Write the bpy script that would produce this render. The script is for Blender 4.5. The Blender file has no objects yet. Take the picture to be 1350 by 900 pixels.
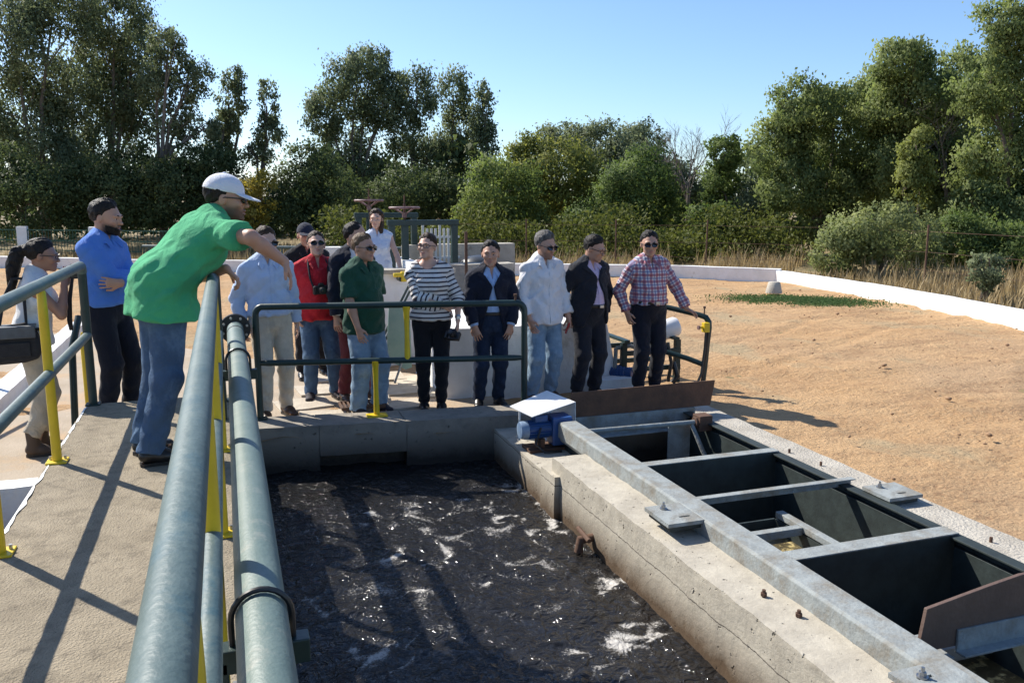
import bpy, bmesh, math, random
import numpy as np
from mathutils import Vector, Matrix, noise
R = math.radians
random.seed(7); RNG = np.random.default_rng(11)
S = bpy.context.scene
COL = S.collection

# ---------------------------------------------------------------- camera, sky, sun, exposure
cam_data = bpy.data.cameras.new('camera')
cam = bpy.data.objects.new('camera', cam_data); COL.objects.link(cam)
cam.location = (0, 0, 1.95)
cam.rotation_euler = (R(90 - 9.80), 0, R(-18.845))
cam_data.sensor_width = 36.0
cam_data.lens = 36.0 * 1100 / 1350
cam_data.clip_start = 0.05; cam_data.clip_end = 3000
S.camera = cam

SUN_EL = 42.5; SUN_AZ = math.degrees(math.atan2(-0.60, 0.80))   # compass angle from +Y towards +X
world = bpy.data.worlds.new('World'); S.world = world; world.use_nodes = True
wn = world.node_tree.nodes; wl = world.node_tree.links
sky = wn.new('ShaderNodeTexSky'); sky.sky_type = 'NISHITA'; sky.sun_disc = False
sky.sun_elevation = R(SUN_EL); sky.sun_rotation = R(SUN_AZ)
sky.air_density = 0.9; sky.dust_density = 0.6; sky.ozone_density = 6.0; sky.altitude = 0
wn['Background'].inputs['Strength'].default_value = 0.115
wl.new(sky.outputs['Color'], wn['Background'].inputs['Color'])

sun_data = bpy.data.lights.new('sun', 'SUN'); sun_data.energy = 4.6; sun_data.angle = R(0.53)
sun_data.color = (1.0, 0.94, 0.84)
sun = bpy.data.objects.new('sun', sun_data); COL.objects.link(sun)
sd = Vector((math.sin(R(SUN_AZ)) * math.cos(R(SUN_EL)), math.cos(R(SUN_AZ)) * math.cos(R(SUN_EL)), math.sin(R(SUN_EL))))
sun.rotation_euler = sd.to_track_quat('Z', 'Y').to_euler()
sun.location = sd * 60
S.view_settings.view_transform = 'Standard'; S.view_settings.look = 'None'
S.view_settings.exposure = 0.75; S.view_settings.gamma = 1.0
S.view_settings.use_curve_mapping = False
S.render.resolution_x = 1024; S.render.resolution_y = 682

# ---------------------------------------------------------------- materials
MATS = {}
def mat(name, c1, c2=None, scale=6.0, rough=0.6, bump=0.0, bscale=40.0, metal=0.0, spec=0.5, c3=None, s3=1.0, t3=(0.55, 0.7), detail=6, stretch=None, attr=None, coat=0.0, sheen=0.0, fold=0.0, fscale=11.0):
    if name in MATS: return MATS[name]
    m = bpy.data.materials.new(name); m.use_nodes = True
    nt = m.node_tree; n = nt.nodes; l = nt.links; b = n['Principled BSDF']
    b.inputs['Roughness'].default_value = rough; b.inputs['Metallic'].default_value = metal
    b.inputs['Specular IOR Level'].default_value = spec
    if coat: b.inputs['Coat Weight'].default_value = coat
    if sheen: b.inputs['Sheen Weight'].default_value = sheen
    tc = n.new('ShaderNodeTexCoord'); vec = tc.outputs['Object']
    if stretch:
        mp = n.new('ShaderNodeMapping'); mp.inputs['Scale'].default_value = stretch
        l.new(vec, mp.inputs['Vector']); vec = mp.outputs['Vector']
    c2 = c2 or tuple(x * 0.82 for x in c1)
    nz = n.new('ShaderNodeTexNoise'); nz.inputs['Scale'].default_value = scale; nz.inputs['Detail'].default_value = detail
    nz.inputs['Roughness'].default_value = 0.62
    l.new(vec, nz.inputs['Vector'])
    rp = n.new('ShaderNodeMapRange'); rp.inputs['From Min'].default_value = 0.36; rp.inputs['From Max'].default_value = 0.64
    l.new(nz.outputs['Fac'], rp.inputs['Value'])
    mx = n.new('ShaderNodeMix'); mx.data_type = 'RGBA'
    mx.inputs['A'].default_value = (*c1, 1); mx.inputs['B'].default_value = (*c2, 1)
    l.new(rp.outputs['Result'], mx.inputs['Factor']); out = mx.outputs['Result']
    if c3:
        n3 = n.new('ShaderNodeTexNoise'); n3.inputs['Scale'].default_value = s3; n3.inputs['Detail'].default_value = 8; n3.inputs['Roughness'].default_value = 0.7
        l.new(vec, n3.inputs['Vector'])
        r3 = n.new('ShaderNodeMapRange'); r3.inputs['From Min'].default_value = t3[0]; r3.inputs['From Max'].default_value = t3[1]
        l.new(n3.outputs['Fac'], r3.inputs['Value'])
        m3 = n.new('ShaderNodeMix'); m3.data_type = 'RGBA'; m3.inputs['B'].default_value = (*c3, 1)
        l.new(out, m3.inputs['A']); l.new(r3.outputs['Result'], m3.inputs['Factor']); out = m3.outputs['Result']
    l.new(out, b.inputs['Base Color'])
    if bump:
        bn = n.new('ShaderNodeTexNoise'); bn.inputs['Scale'].default_value = bscale; bn.inputs['Detail'].default_value = 5
        l.new(vec, bn.inputs['Vector'])
        bp = n.new('ShaderNodeBump'); bp.inputs['Strength'].default_value = bump; bp.inputs['Distance'].default_value = 0.02
        hgt = bn.outputs['Fac']
        if fold:
            fn = n.new('ShaderNodeTexNoise'); fn.inputs['Scale'].default_value = fscale; fn.inputs['Detail'].default_value = 3; fn.inputs['Distortion'].default_value = 1.6
            fm = n.new('ShaderNodeMapping'); fm.inputs['Scale'].default_value = (1, 1, .75); fm.inputs['Rotation'].default_value = (.5, .4, .2); l.new(vec, fm.inputs['Vector']); l.new(fm.outputs['Vector'], fn.inputs['Vector'])
            fa = n.new('ShaderNodeMath'); fa.operation = 'MULTIPLY_ADD'; fa.inputs[1].default_value = fold; l.new(fn.outputs['Fac'], fa.inputs[0]); l.new(hgt, fa.inputs[2]); hgt = fa.outputs['Value']
        l.new(hgt, bp.inputs['Height']); l.new(bp.outputs['Normal'], b.inputs['Normal'])
    MATS[name] = m; return m

def leaf_mat(name, dark, light, trans=0.35):
    m = bpy.data.materials.new(name); m.use_nodes = True
    nt = m.node_tree; n = nt.nodes; l = nt.links
    n.remove(n['Principled BSDF']); out = n['Material Output']
    at = n.new('ShaderNodeAttribute'); at.attribute_name = 'tint'
    mx = n.new('ShaderNodeMix'); mx.data_type = 'RGBA'; mx.inputs['A'].default_value = (*dark, 1); mx.inputs['B'].default_value = (*light, 1)
    l.new(at.outputs['Fac'], mx.inputs['Factor'])
    d = n.new('ShaderNodeBsdfPrincipled'); d.inputs['Roughness'].default_value = 0.6; d.inputs['Specular IOR Level'].default_value = 0.12
    l.new(mx.outputs['Result'], d.inputs['Base Color'])
    t = n.new('ShaderNodeBsdfTranslucent')
    hs = n.new('ShaderNodeHueSaturation'); hs.inputs['Saturation'].default_value = 1.15; hs.inputs['Value'].default_value = 1.3
    l.new(mx.outputs['Result'], hs.inputs['Color']); l.new(hs.outputs['Color'], t.inputs['Color'])
    ms = n.new('ShaderNodeMixShader'); ms.inputs['Fac'].default_value = trans
    l.new(d.outputs['BSDF'], ms.inputs[1]); l.new(t.outputs['BSDF'], ms.inputs[2]); l.new(ms.outputs['Shader'], out.inputs['Surface'])
    return m

def nmat(m): return m.node_tree.nodes, m.node_tree.links

CONC = mat('concrete_walkway', (0.35, 0.295, 0.215), (0.265, 0.222, 0.16), scale=5, rough=0.92, spec=.2, bump=0.7, bscale=110, c3=(0.16, 0.135, 0.10), s3=14, t3=(0.50, 0.74))
CONCW = mat('concrete_old_wall', (0.46, 0.425, 0.36), (0.34, 0.31, 0.26), scale=5, rough=0.92, bump=0.8, bscale=60, c3=(0.20, 0.175, 0.14), s3=4.5, t3=(0.6, 0.72))
GALV = mat('galvanised_steel', (0.30, 0.325, 0.32), (0.23, 0.25, 0.25), scale=14, rough=0.8, metal=0.0, spec=0.3, bump=0.25, bscale=60, c3=(0.20, 0.185, 0.155), s3=6, t3=(0.46, 0.66))
GREENP = mat('green_rail_paint', (0.008, 0.026, 0.024), (0.013, 0.036, 0.033), scale=10, rough=0.42, bump=0.06, bscale=50, c3=(0.05, 0.075, 0.072), s3=9, t3=(0.62, 0.8))
RAILP = mat('weathered_green_rail_paint', (0.062, 0.098, 0.094), (0.092, 0.132, 0.125), scale=9, rough=0.5, bump=0.14, bscale=60, c3=(0.035, 0.085, 0.10), s3=6, t3=(0.52, 0.64))
PIPEP = mat('grey_green_pipe_paint', (0.105, 0.155, 0.142), (0.135, 0.185, 0.168), scale=8, rough=0.5, bump=0.12, bscale=70, c3=(0.20, 0.225, 0.20), s3=9, t3=(0.54, 0.7))
YELL = mat('yellow_paint', (0.70, 0.50, 0.015), (0.62, 0.43, 0.015), scale=8, rough=0.4, bump=0.05, c3=(0.35, 0.27, 0.08), s3=14, t3=(0.66, 0.74))
WHITEP = mat('white_limewash', (0.82, 0.82, 0.81), (0.73, 0.725, 0.70), scale=4, rough=0.85, bump=0.35, bscale=30, c3=(0.46, 0.42, 0.35), s3=3, t3=(0.62, 0.78))
RUST = mat('rusty_plate', (0.075, 0.040, 0.026), (0.13, 0.066, 0.038), scale=6, rough=0.8, bump=0.25, bscale=40, c3=(0.20, 0.10, 0.05), s3=9, t3=(0.62, 0.75))
BROWNP = mat('brown_board', (0.13, 0.082, 0.062), (0.10, 0.063, 0.048), scale=6, rough=0.6, bump=0.2, bscale=40)
DARKIN = mat('dark_painted_steel', (0.018, 0.025, 0.024), (0.03, 0.042, 0.04), scale=9, rough=0.6, bump=0.1)
BLUEM = mat('blue_motor_paint', (0.018, 0.075, 0.24), (0.02, 0.06, 0.18), scale=10, rough=0.45, bump=0.05, c3=(0.14, 0.16, 0.18), s3=16, t3=(0.62, 0.7))
WHSHEET = mat('white_sheet_metal', (0.80, 0.80, 0.79), (0.74, 0.74, 0.73), rough=0.35, scale=6)
BLACK = mat('black_plastic', (0.012, 0.012, 0.013), (0.02, 0.02, 0.021), rough=0.35, scale=20)
BLACKF = mat('black_fabric', (0.014, 0.014, 0.016), (0.022, 0.022, 0.024), rough=0.85, scale=30, bump=0.2, bscale=200)
GLASSB = mat('dark_lens', (0.006, 0.006, 0.008), (0.008, 0.008, 0.01), rough=0.06, spec=0.7)
STEEL = mat('steel_bolt', (0.45, 0.45, 0.44), (0.35, 0.34, 0.33), rough=0.35, metal=0.9, scale=20)

# ---------------------------------------------------------------- mesh helpers
class MB:
    def __init__(s): s.v = []; s.f = []
    def add(s, vs, fs):
        o = len(s.v); s.v += [tuple(map(float, v)) for v in vs]; s.f += [tuple(i + o for i in f) for f in fs]; return s
    def box(s, x0, x1, y0, y1, z0, z1, M=None):
        vs = [(x, y, z) for z in (z0, z1) for y in (y0, y1) for x in (x0, x1)]
        if M is not None: vs = [tuple(M @ Vector(v)) for v in vs]
        return s.add(vs, [(0, 2, 3, 1), (4, 5, 7, 6), (0, 1, 5, 4), (2, 6, 7, 3), (0, 4, 6, 2), (1, 3, 7, 5)])
    def tube(s, pts, rad, n=12, cap=True, closed=False):
        pts = [Vector(p) for p in pts]; m = len(pts)
        rads = rad if isinstance(rad, (list, tuple)) else [rad] * m
        rings = []; ref = None
        for i, p in enumerate(pts):
            if closed: d = (pts[(i + 1) % m] - pts[i - 1]).normalized()
            else:
                a = pts[max(i - 1, 0)]; b = pts[min(i + 1, m - 1)]; d = (b - a).normalized()
            if ref is None:
                ref = Vector((0, 0, 1)) if abs(d.z) < 0.9 else Vector((1, 0, 0))
            u = (ref - d * ref.dot(d)).normalized(); w = d.cross(u); ref = u
            rings.append([p + (u * math.cos(2 * math.pi * k / n) + w * math.sin(2 * math.pi * k / n)) * rads[i] for k in range(n)])
        vs = [v for r in rings for v in r]; fs = []
        for i in range(m if closed else m - 1):
            j = (i + 1) % m
            for k in range(n): fs.append((i * n + k, i * n + (k + 1) % n, j * n + (k + 1) % n, j * n + k))
        if cap and not closed: fs += [tuple(range(n - 1, -1, -1)), tuple((m - 1) * n + k for k in range(n))]
        return s.add(vs, fs)
    def lathe(s, c, axis, prof, n=16):   # prof: (radius, distance along axis)
        axis = Vector(axis).normalized(); c = Vector(c)
        return s.tube([c + axis * t for r, t in prof], [max(r, 1e-4) for r, t in prof], n)
    def prism(s, poly, axis, d0, d1):    # poly 2D, extruded along axis index
        def mk(p, d):
            return {0: (d, p[0], p[1]), 1: (p[0], d, p[1]), 2: (p[0], p[1], d)}[axis]
        n = len(poly)
        vs = [mk(p, d0) for p in poly] + [mk(p, d1) for p in poly]
        return s.add(vs, [tuple(range(n)), tuple(range(2 * n - 1, n - 1, -1))] + [(i, i + n, (i + 1) % n + n, (i + 1) % n) for i in range(n)])
    def build(s, name, m, parent=None, smooth=False, bevel=0.0, loc=None, seg=2):
        me = bpy.data.meshes.new(name); me.from_pydata(s.v, [], s.f); me.materials.append(m)
        bm = bmesh.new(); bm.from_mesh(me); bmesh.ops.recalc_face_normals(bm, faces=bm.faces); bm.to_mesh(me); bm.free()
        o = bpy.data.objects.new(name, me); COL.objects.link(o)
        if parent is not None: o.parent = parent
        if loc is not None: o.location = loc
        if smooth: me.shade_smooth(); me.set_sharp_from_angle(angle=R(42))
        if bevel:
            b = o.modifiers.new('bevel', 'BEVEL'); b.width = bevel; b.segments = seg; b.limit_method = 'ANGLE'
        return o

def tag(o, label=None, cat=None, group=None, kind=None):
    if label: o['label'] = label
    if cat: o['category'] = cat
    if group: o['group'] = group
    if kind: o['kind'] = kind
    return o
def empty(name, loc=(0, 0, 0), rz=0, label=None, cat=None, group=None):
    o = bpy.data.objects.new(name, None); COL.objects.link(o); o.location = loc; o.rotation_euler = (0, 0, rz); o.empty_display_size = 0.1
    return tag(o, label, cat, group)
def copy_tree(o, parent=None, loc=None):
    c = o.copy(); COL.objects.link(c); c.parent = parent
    if loc is not None: c.location = loc
    for ch in list(o.children): copy_tree(ch, c)
    return c

def rough_block(name, m, x0, x1, y0, y1, z0, z1, res=0.06, amp=0.006, edge=0.012, parent=None, shear=None, seed=0.0, nb=1.0):
    """concrete block: subdivided box whose faces are uneven and whose arrises are worn"""
    bm = bmesh.new()
    def lin(a, b):
        k = max(2, int(round((b - a) / res))); return np.linspace(a, b, k + 1)
    xs, ys, zs = lin(x0, x1), lin(y0, y1), lin(z0, z1)
    cache = {}
    def V(x, y, z):
        key = (round(x, 5), round(y, 5), round(z, 5))
        if key in cache: return cache[key]
        p = Vector((x, y, z)); q = p + Vector((seed, seed * 2, 0))
        # wear: pull vertices that sit on two or more faces towards the middle
        on = (abs(x - x0) < 1e-6 or abs(x - x1) < 1e-6) + (abs(y - y0) < 1e-6 or abs(y - y1) < 1e-6) + (abs(z - z0) < 1e-6 or abs(z - z1) < 1e-6)
        d = noise.noise_vector(q * 9 * nb) * amp + noise.noise_vector(q * 2.3) * amp
        p2 = p + d
        if on >= 2:
            w = edge * (0.6 + 1.2 * abs(noise.noise(q * 5.0)) + (1.6 if noise.noise(q * 3.1) > 0.33 else 0))
            cx, cy, cz = (x0 + x1) / 2, (y0 + y1) / 2, (z0 + z1) / 2
            if abs(x - x0) < 1e-6 or abs(x - x1) < 1e-6: p2.x += w * (1 if x < cx else -1)
            if abs(y - y0) < 1e-6 or abs(y - y1) < 1e-6: p2.y += w * (1 if y < cy else -1)
            if abs(z - z0) < 1e-6 or abs(z - z1) < 1e-6: p2.z += w * (1 if z < cz else -1)
        if shear: p2.y += shear * (p2.x - x0)
        v = bm.verts.new(p2); cache[key] = v; return v
    def grid(A, B, f, flip):
        for i in range(len(A) - 1):
            for j in range(len(B) - 1):
                q = [V(*f(A[i], B[j])), V(*f(A[i + 1], B[j])), V(*f(A[i + 1], B[j + 1])), V(*f(A[i], B[j + 1]))]
                bm.faces.new(q[::-1] if flip else q)
    grid(xs, ys, lambda a, b: (a, b, z1), False); grid(xs, ys, lambda a, b: (a, b, z0), True)
    grid(xs, zs, lambda a, b: (a, y0, b), False); grid(xs, zs, lambda a, b: (a, y1, b), True)
    grid(ys, zs, lambda a, b: (x1, a, b), False); grid(ys, zs, lambda a, b: (x0, a, b), True)
    me = bpy.data.meshes.new(name); bm.to_mesh(me); bm.free(); me.materials.append(m)
    me.shade_smooth(); me.set_sharp_from_angle(angle=R(50))
    o = bpy.data.objects.new(name, me); COL.objects.link(o)
    if parent is not None: o.parent = parent
    return o

def np_mesh(name, verts, faces, m, parent=None, smooth=True, attrs=None):
    """fast mesh from numpy arrays; faces is (n,3) or (n,4)"""
    me = bpy.data.meshes.new(name); k = faces.shape[1]
    me.vertices.add(len(verts)); me.vertices.foreach_set('co', np.ascontiguousarray(verts, np.float32).ravel())
    me.loops.add(faces.size); me.loops.foreach_set('vertex_index', np.ascontiguousarray(faces, np.int32).ravel())
    me.polygons.add(len(faces)); me.polygons.foreach_set('loop_start', np.arange(0, faces.size, k, dtype=np.int32))
    me.polygons.foreach_set('loop_total', np.full(len(faces), k, np.int32))
    if smooth: me.polygons.foreach_set('use_smooth', np.ones(len(faces), bool))
    for nm, a in (attrs or {}).items():
        at = me.attributes.new(nm, 'FLOAT', 'POINT'); at.data.foreach_set('value', np.ascontiguousarray(a, np.float32))
    me.update(calc_edges=True); me.materials.append(m)
    o = bpy.data.objects.new(name, me); COL.objects.link(o)
    if parent is not None: o.parent = parent
    return o
# ================================================================ SETTING
# ---- ground sheets (the tank, the channel and the walkway stand in a hole of the sheet)
def ground_material():
    m = bpy.data.materials.new('dry_ground'); m.use_nodes = True; n, l = nmat(m); b = n['Principled BSDF']
    b.inputs['Roughness'].default_value = 0.95; b.inputs['Specular IOR Level'].default_value = 0.1
    tc = n.new('ShaderNodeTexCoord')
    def nz(scale, det=8, rough=0.65, st=(1, 1, 1)):
        mp = n.new('ShaderNodeMapping'); mp.inputs['Scale'].default_value = st; l.new(tc.outputs['Object'], mp.inputs['Vector'])
        t = n.new('ShaderNodeTexNoise'); t.inputs['Scale'].default_value = scale; t.inputs['Detail'].default_value = det; t.inputs['Roughness'].default_value = rough
        l.new(mp.outputs['Vector'], t.inputs['Vector']); return t.outputs['Fac']
    def rng(v, a, c):
        r = n.new('ShaderNodeMapRange'); r.inputs['From Min'].default_value = a; r.inputs['From Max'].default_value = c; l.new(v, r.inputs['Value']); return r.outputs['Result']
    def mix(f, A, B):
        x = n.new('ShaderNodeMix'); x.data_type = 'RGBA'; l.new(f, x.inputs['Factor'])
        for k, val in (('A', A), ('B', B)):
            if isinstance(val, tuple): x.inputs[k].default_value = (*val, 1)
            else: l.new(val, x.inputs[k])
        return x.outputs['Result']
    col = mix(rng(nz(0.55, 5), 0.38, 0.62), (0.55, 0.36, 0.195), (0.48, 0.295, 0.15))
    col = mix(rng(nz(0.23, 4, 0.55), 0.47, 0.60), col, (0.47, 0.315, 0.185))
    col = mix(rng(nz(1.3, 10, 0.74, (0.35, 1.5, 1)), 0.48, 0.66), col, (0.33, 0.20, 0.11))
    col = mix(rng(nz(5, 8, 0.74), 0.54, 0.68), col, (0.29, 0.175, 0.10))
    col = mix(rng(nz(0.9, 6, 0.6, (1, 0.6, 1)), 0.55, 0.66), col, (0.40, 0.31, 0.19))
    col = mix(rng(nz(30, 4, 0.6), 0.45, 0.8), col, (0.56, 0.39, 0.225))
    l.new(col, b.inputs['Base Color'])
    ad = n.new('ShaderNodeMath'); ad.operation = 'MULTIPLY_ADD'; l.new(nz(22, 8, 0.7), ad.inputs[0]); ad.inputs[1].default_value = 0.6; l.new(nz(4, 8, 0.7, (0.7, 1.2, 1)), ad.inputs[2])
    bp = n.new('ShaderNodeBump'); bp.inputs['Strength'].default_value = 0.85; bp.inputs['Distance'].default_value = 0.08
    l.new(ad.outputs['Value'], bp.inputs['Height']); l.new(bp.outputs['Normal'], b.inputs['Normal'])
    return m
SAND = ground_material()
TURF = mat('dry_grass_soil', (0.26, 0.185, 0.085), (0.19, 0.14, 0.06), scale=0.8, rough=0.95, bump=0.6, bscale=6, c3=(0.10, 0.10, 0.04), s3=0.35, t3=(0.5, 0.65))
APRON = mat('worn_cement_apron', (0.40, 0.33, 0.25), (0.33, 0.265, 0.19), scale=2.5, rough=0.92, bump=0.4, bscale=50, c3=(0.43, 0.30, 0.18), s3=1.1, t3=(0.5, 0.62))

g = MB()
hx0, hx1, hy0 = -1.02, 4.05, -6.0
far = [(hx0, 7.2), (4.05, 6.6)]
B = 900
g.add([(-B, -B, -.09), (B, -B, -.09), (B, hy0, -.09), (-B, hy0, -.09)], [(0, 1, 2, 3)])
PIT = (-2.3, 4.7, 6.05)
for (xa, xb, ya, yb) in [(-B, hx0, hy0, PIT[1]), (-B, PIT[0], PIT[1], PIT[2]), (-B, hx0, PIT[2], 7.2)]: g.add([(xa, ya, -.09), (xb, ya, -.09), (xb, yb, -.09), (xa, yb, -.09)], [(0, 1, 2, 3)])
g.add([(hx1, hy0, -.09), (B, hy0, -.09), (B, 6.6, -.09), (hx1, 6.6, -.09)], [(0, 1, 2, 3)])
g.add([(-B, 7.2, -.09), (hx0, 7.2, -.09), (hx1, 6.6, -.09), (B, 6.6, -.09), (B, B, -.09), (-B, B, -.09)], [(0, 1, 2, 3, 4, 5)])
tag(g.build('ground', TURF), kind='structure')

# sandy yard: a denser sheet with ruts and hummocks, inside the low white boundary wall
def sheet(name, m, x0, x1, y0, y1, res, fz, keep):
    xs = np.arange(x0, x1 + res / 2, res); ys = np.arange(y0, y1 + res / 2, res)
    X, Y = np.meshgrid(xs, ys, indexing='ij')
    Z = fz(X, Y); V = np.stack([X, Y, Z], -1).reshape(-1, 3)
    idx = np.arange(len(xs) * len(ys)).reshape(len(xs), len(ys))
    q = np.stack([idx[:-1, :-1], idx[1:, :-1], idx[1:, 1:], idx[:-1, 1:]], -1).reshape(-1, 4)
    cen = V[q].mean(1); q = q[keep(cen[:, 0], cen[:, 1])]
    return np_mesh(name, V, q, m)
def fz_yard(X, Y):
    z = 0.016 * np.sin(2.1 * X + 0.7 * np.sin(1.3 * Y)) + 0.010 * np.sin(3.3 * Y + 1.7 * np.sin(0.9 * X)) + 0.011 * np.sin(7 * Y + 2.2 * X + 2 * np.sin(2.2 * X)) * (np.sin(0.8 * X + 0.4 * Y) > 0)
    for k, (a, b, c) in enumerate([(8.6, .34, 0), (9.9, .34, 0), (3.2, .75, 1), (4.6, .75, 1), (12.4, .12, 2), (13.7, .12, 2)]):     # wheel tracks
        dd = (Y - a - b * (X - 6) - .35 * np.sin(.8 * X + c)) / math.sqrt(1 + b * b); z = z - .022 * np.exp(-(dd / .10) ** 2) * (.7 + .3 * np.sin(40 * X)) + .012 * np.exp(-((np.abs(dd) - .20) / .07) ** 2)
    return z + RNG.normal(0, 0.0035, X.shape) - 0.05
WL = [(-7.5, 28.7), (-2.4, 25.2), (4.2, 22.0), (10.7, 18.6), (12.5, 16.85), (12.28, 12.9), (11.68, 9.55), (10.8, 4.2), (9.8, -2.0)]
def inside(x, y):
    yb = np.interp(x, [p[0] for p in WL[:5]], [p[1] for p in WL[:5]])
    xb = np.interp(y, [p[1] for p in WL[4:]][::-1], [p[0] for p in WL[4:]][::-1])
    return (y < yb) & (x < xb) & ~((x > PIT[0] - .06) & (x < hx0) & (y > PIT[1] - .06) & (y < PIT[2] + .06)) & ~((x > hx0) & (x < hx1) & (y < 7.2 - 0.118 * (x - hx0)))
tag(sheet('sandy_yard', SAND, -14, 12.8, -2, 29, 0.085, fz_yard, inside), kind='structure')
ap = MB(); z = -0.022
for (xa, xb, ya, yb) in [(-6, hx0, -3, PIT[1]), (-6, PIT[0], PIT[1], PIT[2]), (-6, hx0, PIT[2], 7.2)]: ap.add([(xa, ya, z), (xb, ya, z), (xb, yb, z), (xa, yb, z)], [(0, 1, 2, 3)])
ap.add([(-6, 7.2, z), (hx0, 7.2, z), (2.5, 6.9, z), (2.5, 8.7, z), (0.6, 10.2, z), (-2.0, 13.5, z), (-6, 15, z)], [(0, 1, 2, 3, 4, 5, 6)])
tag(ap.build('cement_apron', APRON), kind='structure')

# loose clods and stones on the sand
def clod_mesh(seed):
    rg = np.random.default_rng(seed); bm = bmesh.new(); bmesh.ops.create_icosphere(bm, subdivisions=1, radius=1)
    V = np.array([v.co[:] for v in bm.verts]) * (1 + rg.uniform(-.3, .3, (len(bm.verts), 1))) * np.array([1, .8, .55]); F = np.array([[v.index for v in f.verts] for f in bm.faces]); bm.free(); return V, F
vs, fs, off = [], [], 0
for i in range(330):
    V, F = clod_mesh(i % 9)
    while True:
        x, y = random.uniform(4.3, 11.8), random.uniform(1.5, 17)
        if inside(np.array([x]), np.array([y]))[0] and y > 1.5: break
    s = random.choice([.008, .010, .012, .014, .02, .035 if random.random() < .2 else .012]); a = random.random() * 6.28
    c, sn = math.cos(a), math.sin(a); Vr = V @ np.array([[c, sn, 0], [-sn, c, 0], [0, 0, 1]]) * s + [x, y, s * .25]
    vs.append(Vr); fs.append(F + off); off += len(V)
o = np_mesh('dirt_clods', np.concatenate(vs), np.concatenate(fs), mat('dirt_clod', (0.34, 0.21, 0.12), (0.22, 0.14, 0.08), scale=9, rough=0.95), smooth=False)
tag(o, 'small dirt clods and stones scattered over the sandy yard', 'clods', kind='stuff')

# paving slabs in front of the tank, some cracked, children of the apron
apron = bpy.data.objects['cement_apron']
SLAB = mat('pale_paving_slab', (0.50, 0.44, 0.35), (0.42, 0.36, 0.28), scale=6, rough=0.9, bump=0.4, bscale=40)
sl = None
for k, (cx, cy, w, d, a) in enumerate([(.62, 8.05, .5, .42, 8), (.86, 8.62, .5, .45, 5), (1.22, 8.02, .46, .40, -4), (1.50, 7.72, .44, .34, 6), (1.62, 8.35, .5, .44, 2), (2.05, 8.12, .48, .4, -3), (.75, 7.58, .42, .3, -6), (1.9, 8.75, .5, .46, 4), (.98, 9.2, .5, .44, 7), (1.55, 9.05, .5, .46, -2)]):
    o = rough_block('paving_slab', SLAB, -w / 2, w / 2, -d / 2, d / 2, 0, .035, res=.12, amp=.004, edge=.006, parent=apron, seed=k * 3.1)
    o.location = (cx, cy, -.038); o.rotation_euler = (R(random.uniform(-1, 1)), R(random.uniform(-1, 1)), R(a))

# ---- low white boundary wall
for i in range(len(WL) - 1):
    (xa, ya), (xb, yb) = WL[i], WL[i + 1]
    if i == 0: wall_root = empty('boundary_wall', (0, 0, 0), label='low white painted wall edging the sandy yard', cat='wall')
    L = math.hypot(xb - xa, yb - ya)
    o = rough_block('wall_section', WHITEP, 0, L + .05, -.10, .10, -.1, (.26 if i < 4 else .22), res=.4, amp=.008, edge=.008, parent=wall_root, seed=i * 5.3)
    o.location = (xa, ya, 0); o.rotation_euler = (0, 0, math.atan2(yb - ya, xb - xa))

# ---- raised walkway beside the tank
walk = rough_block('walkway', CONC, -1.03, -0.035, -2.6, 6.66, -0.9, 0.45, res=0.075, amp=0.005, edge=0.010)
tag(walk, kind='structure')
tag(rough_block('walkway_step', CONC, -1.0, -0.06, 6.665, 7.6, -0.1, 0.20, res=0.12, amp=0.004, edge=0.008, seed=4), kind='structure')
# white lime edge brushed along the walkway's left arris
lime = MB()
ys = np.arange(-2.4, 6.6, 0.05); prev = None
for y in ys:
    a = -1.028; b_ = -1.020 + 0.012 * (0.5 + noise.noise(Vector((y * 7, 0, 0)))) + .012 * noise.noise(Vector((y * 23, 3, 0))); zt = 0.4535
    cur = len(lime.v); lime.v += [(a - .006, y, .40), (a - .006, y, zt - .006), (a + .006, y, zt), (b_, y, zt + .001)]
    if prev is not None:
        for k in range(3): lime.f.append((prev + k, cur + k, cur + k + 1, prev + k + 1))
    prev = cur
lime.build('lime_edge', WHITEP, walk, smooth=True)

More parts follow.
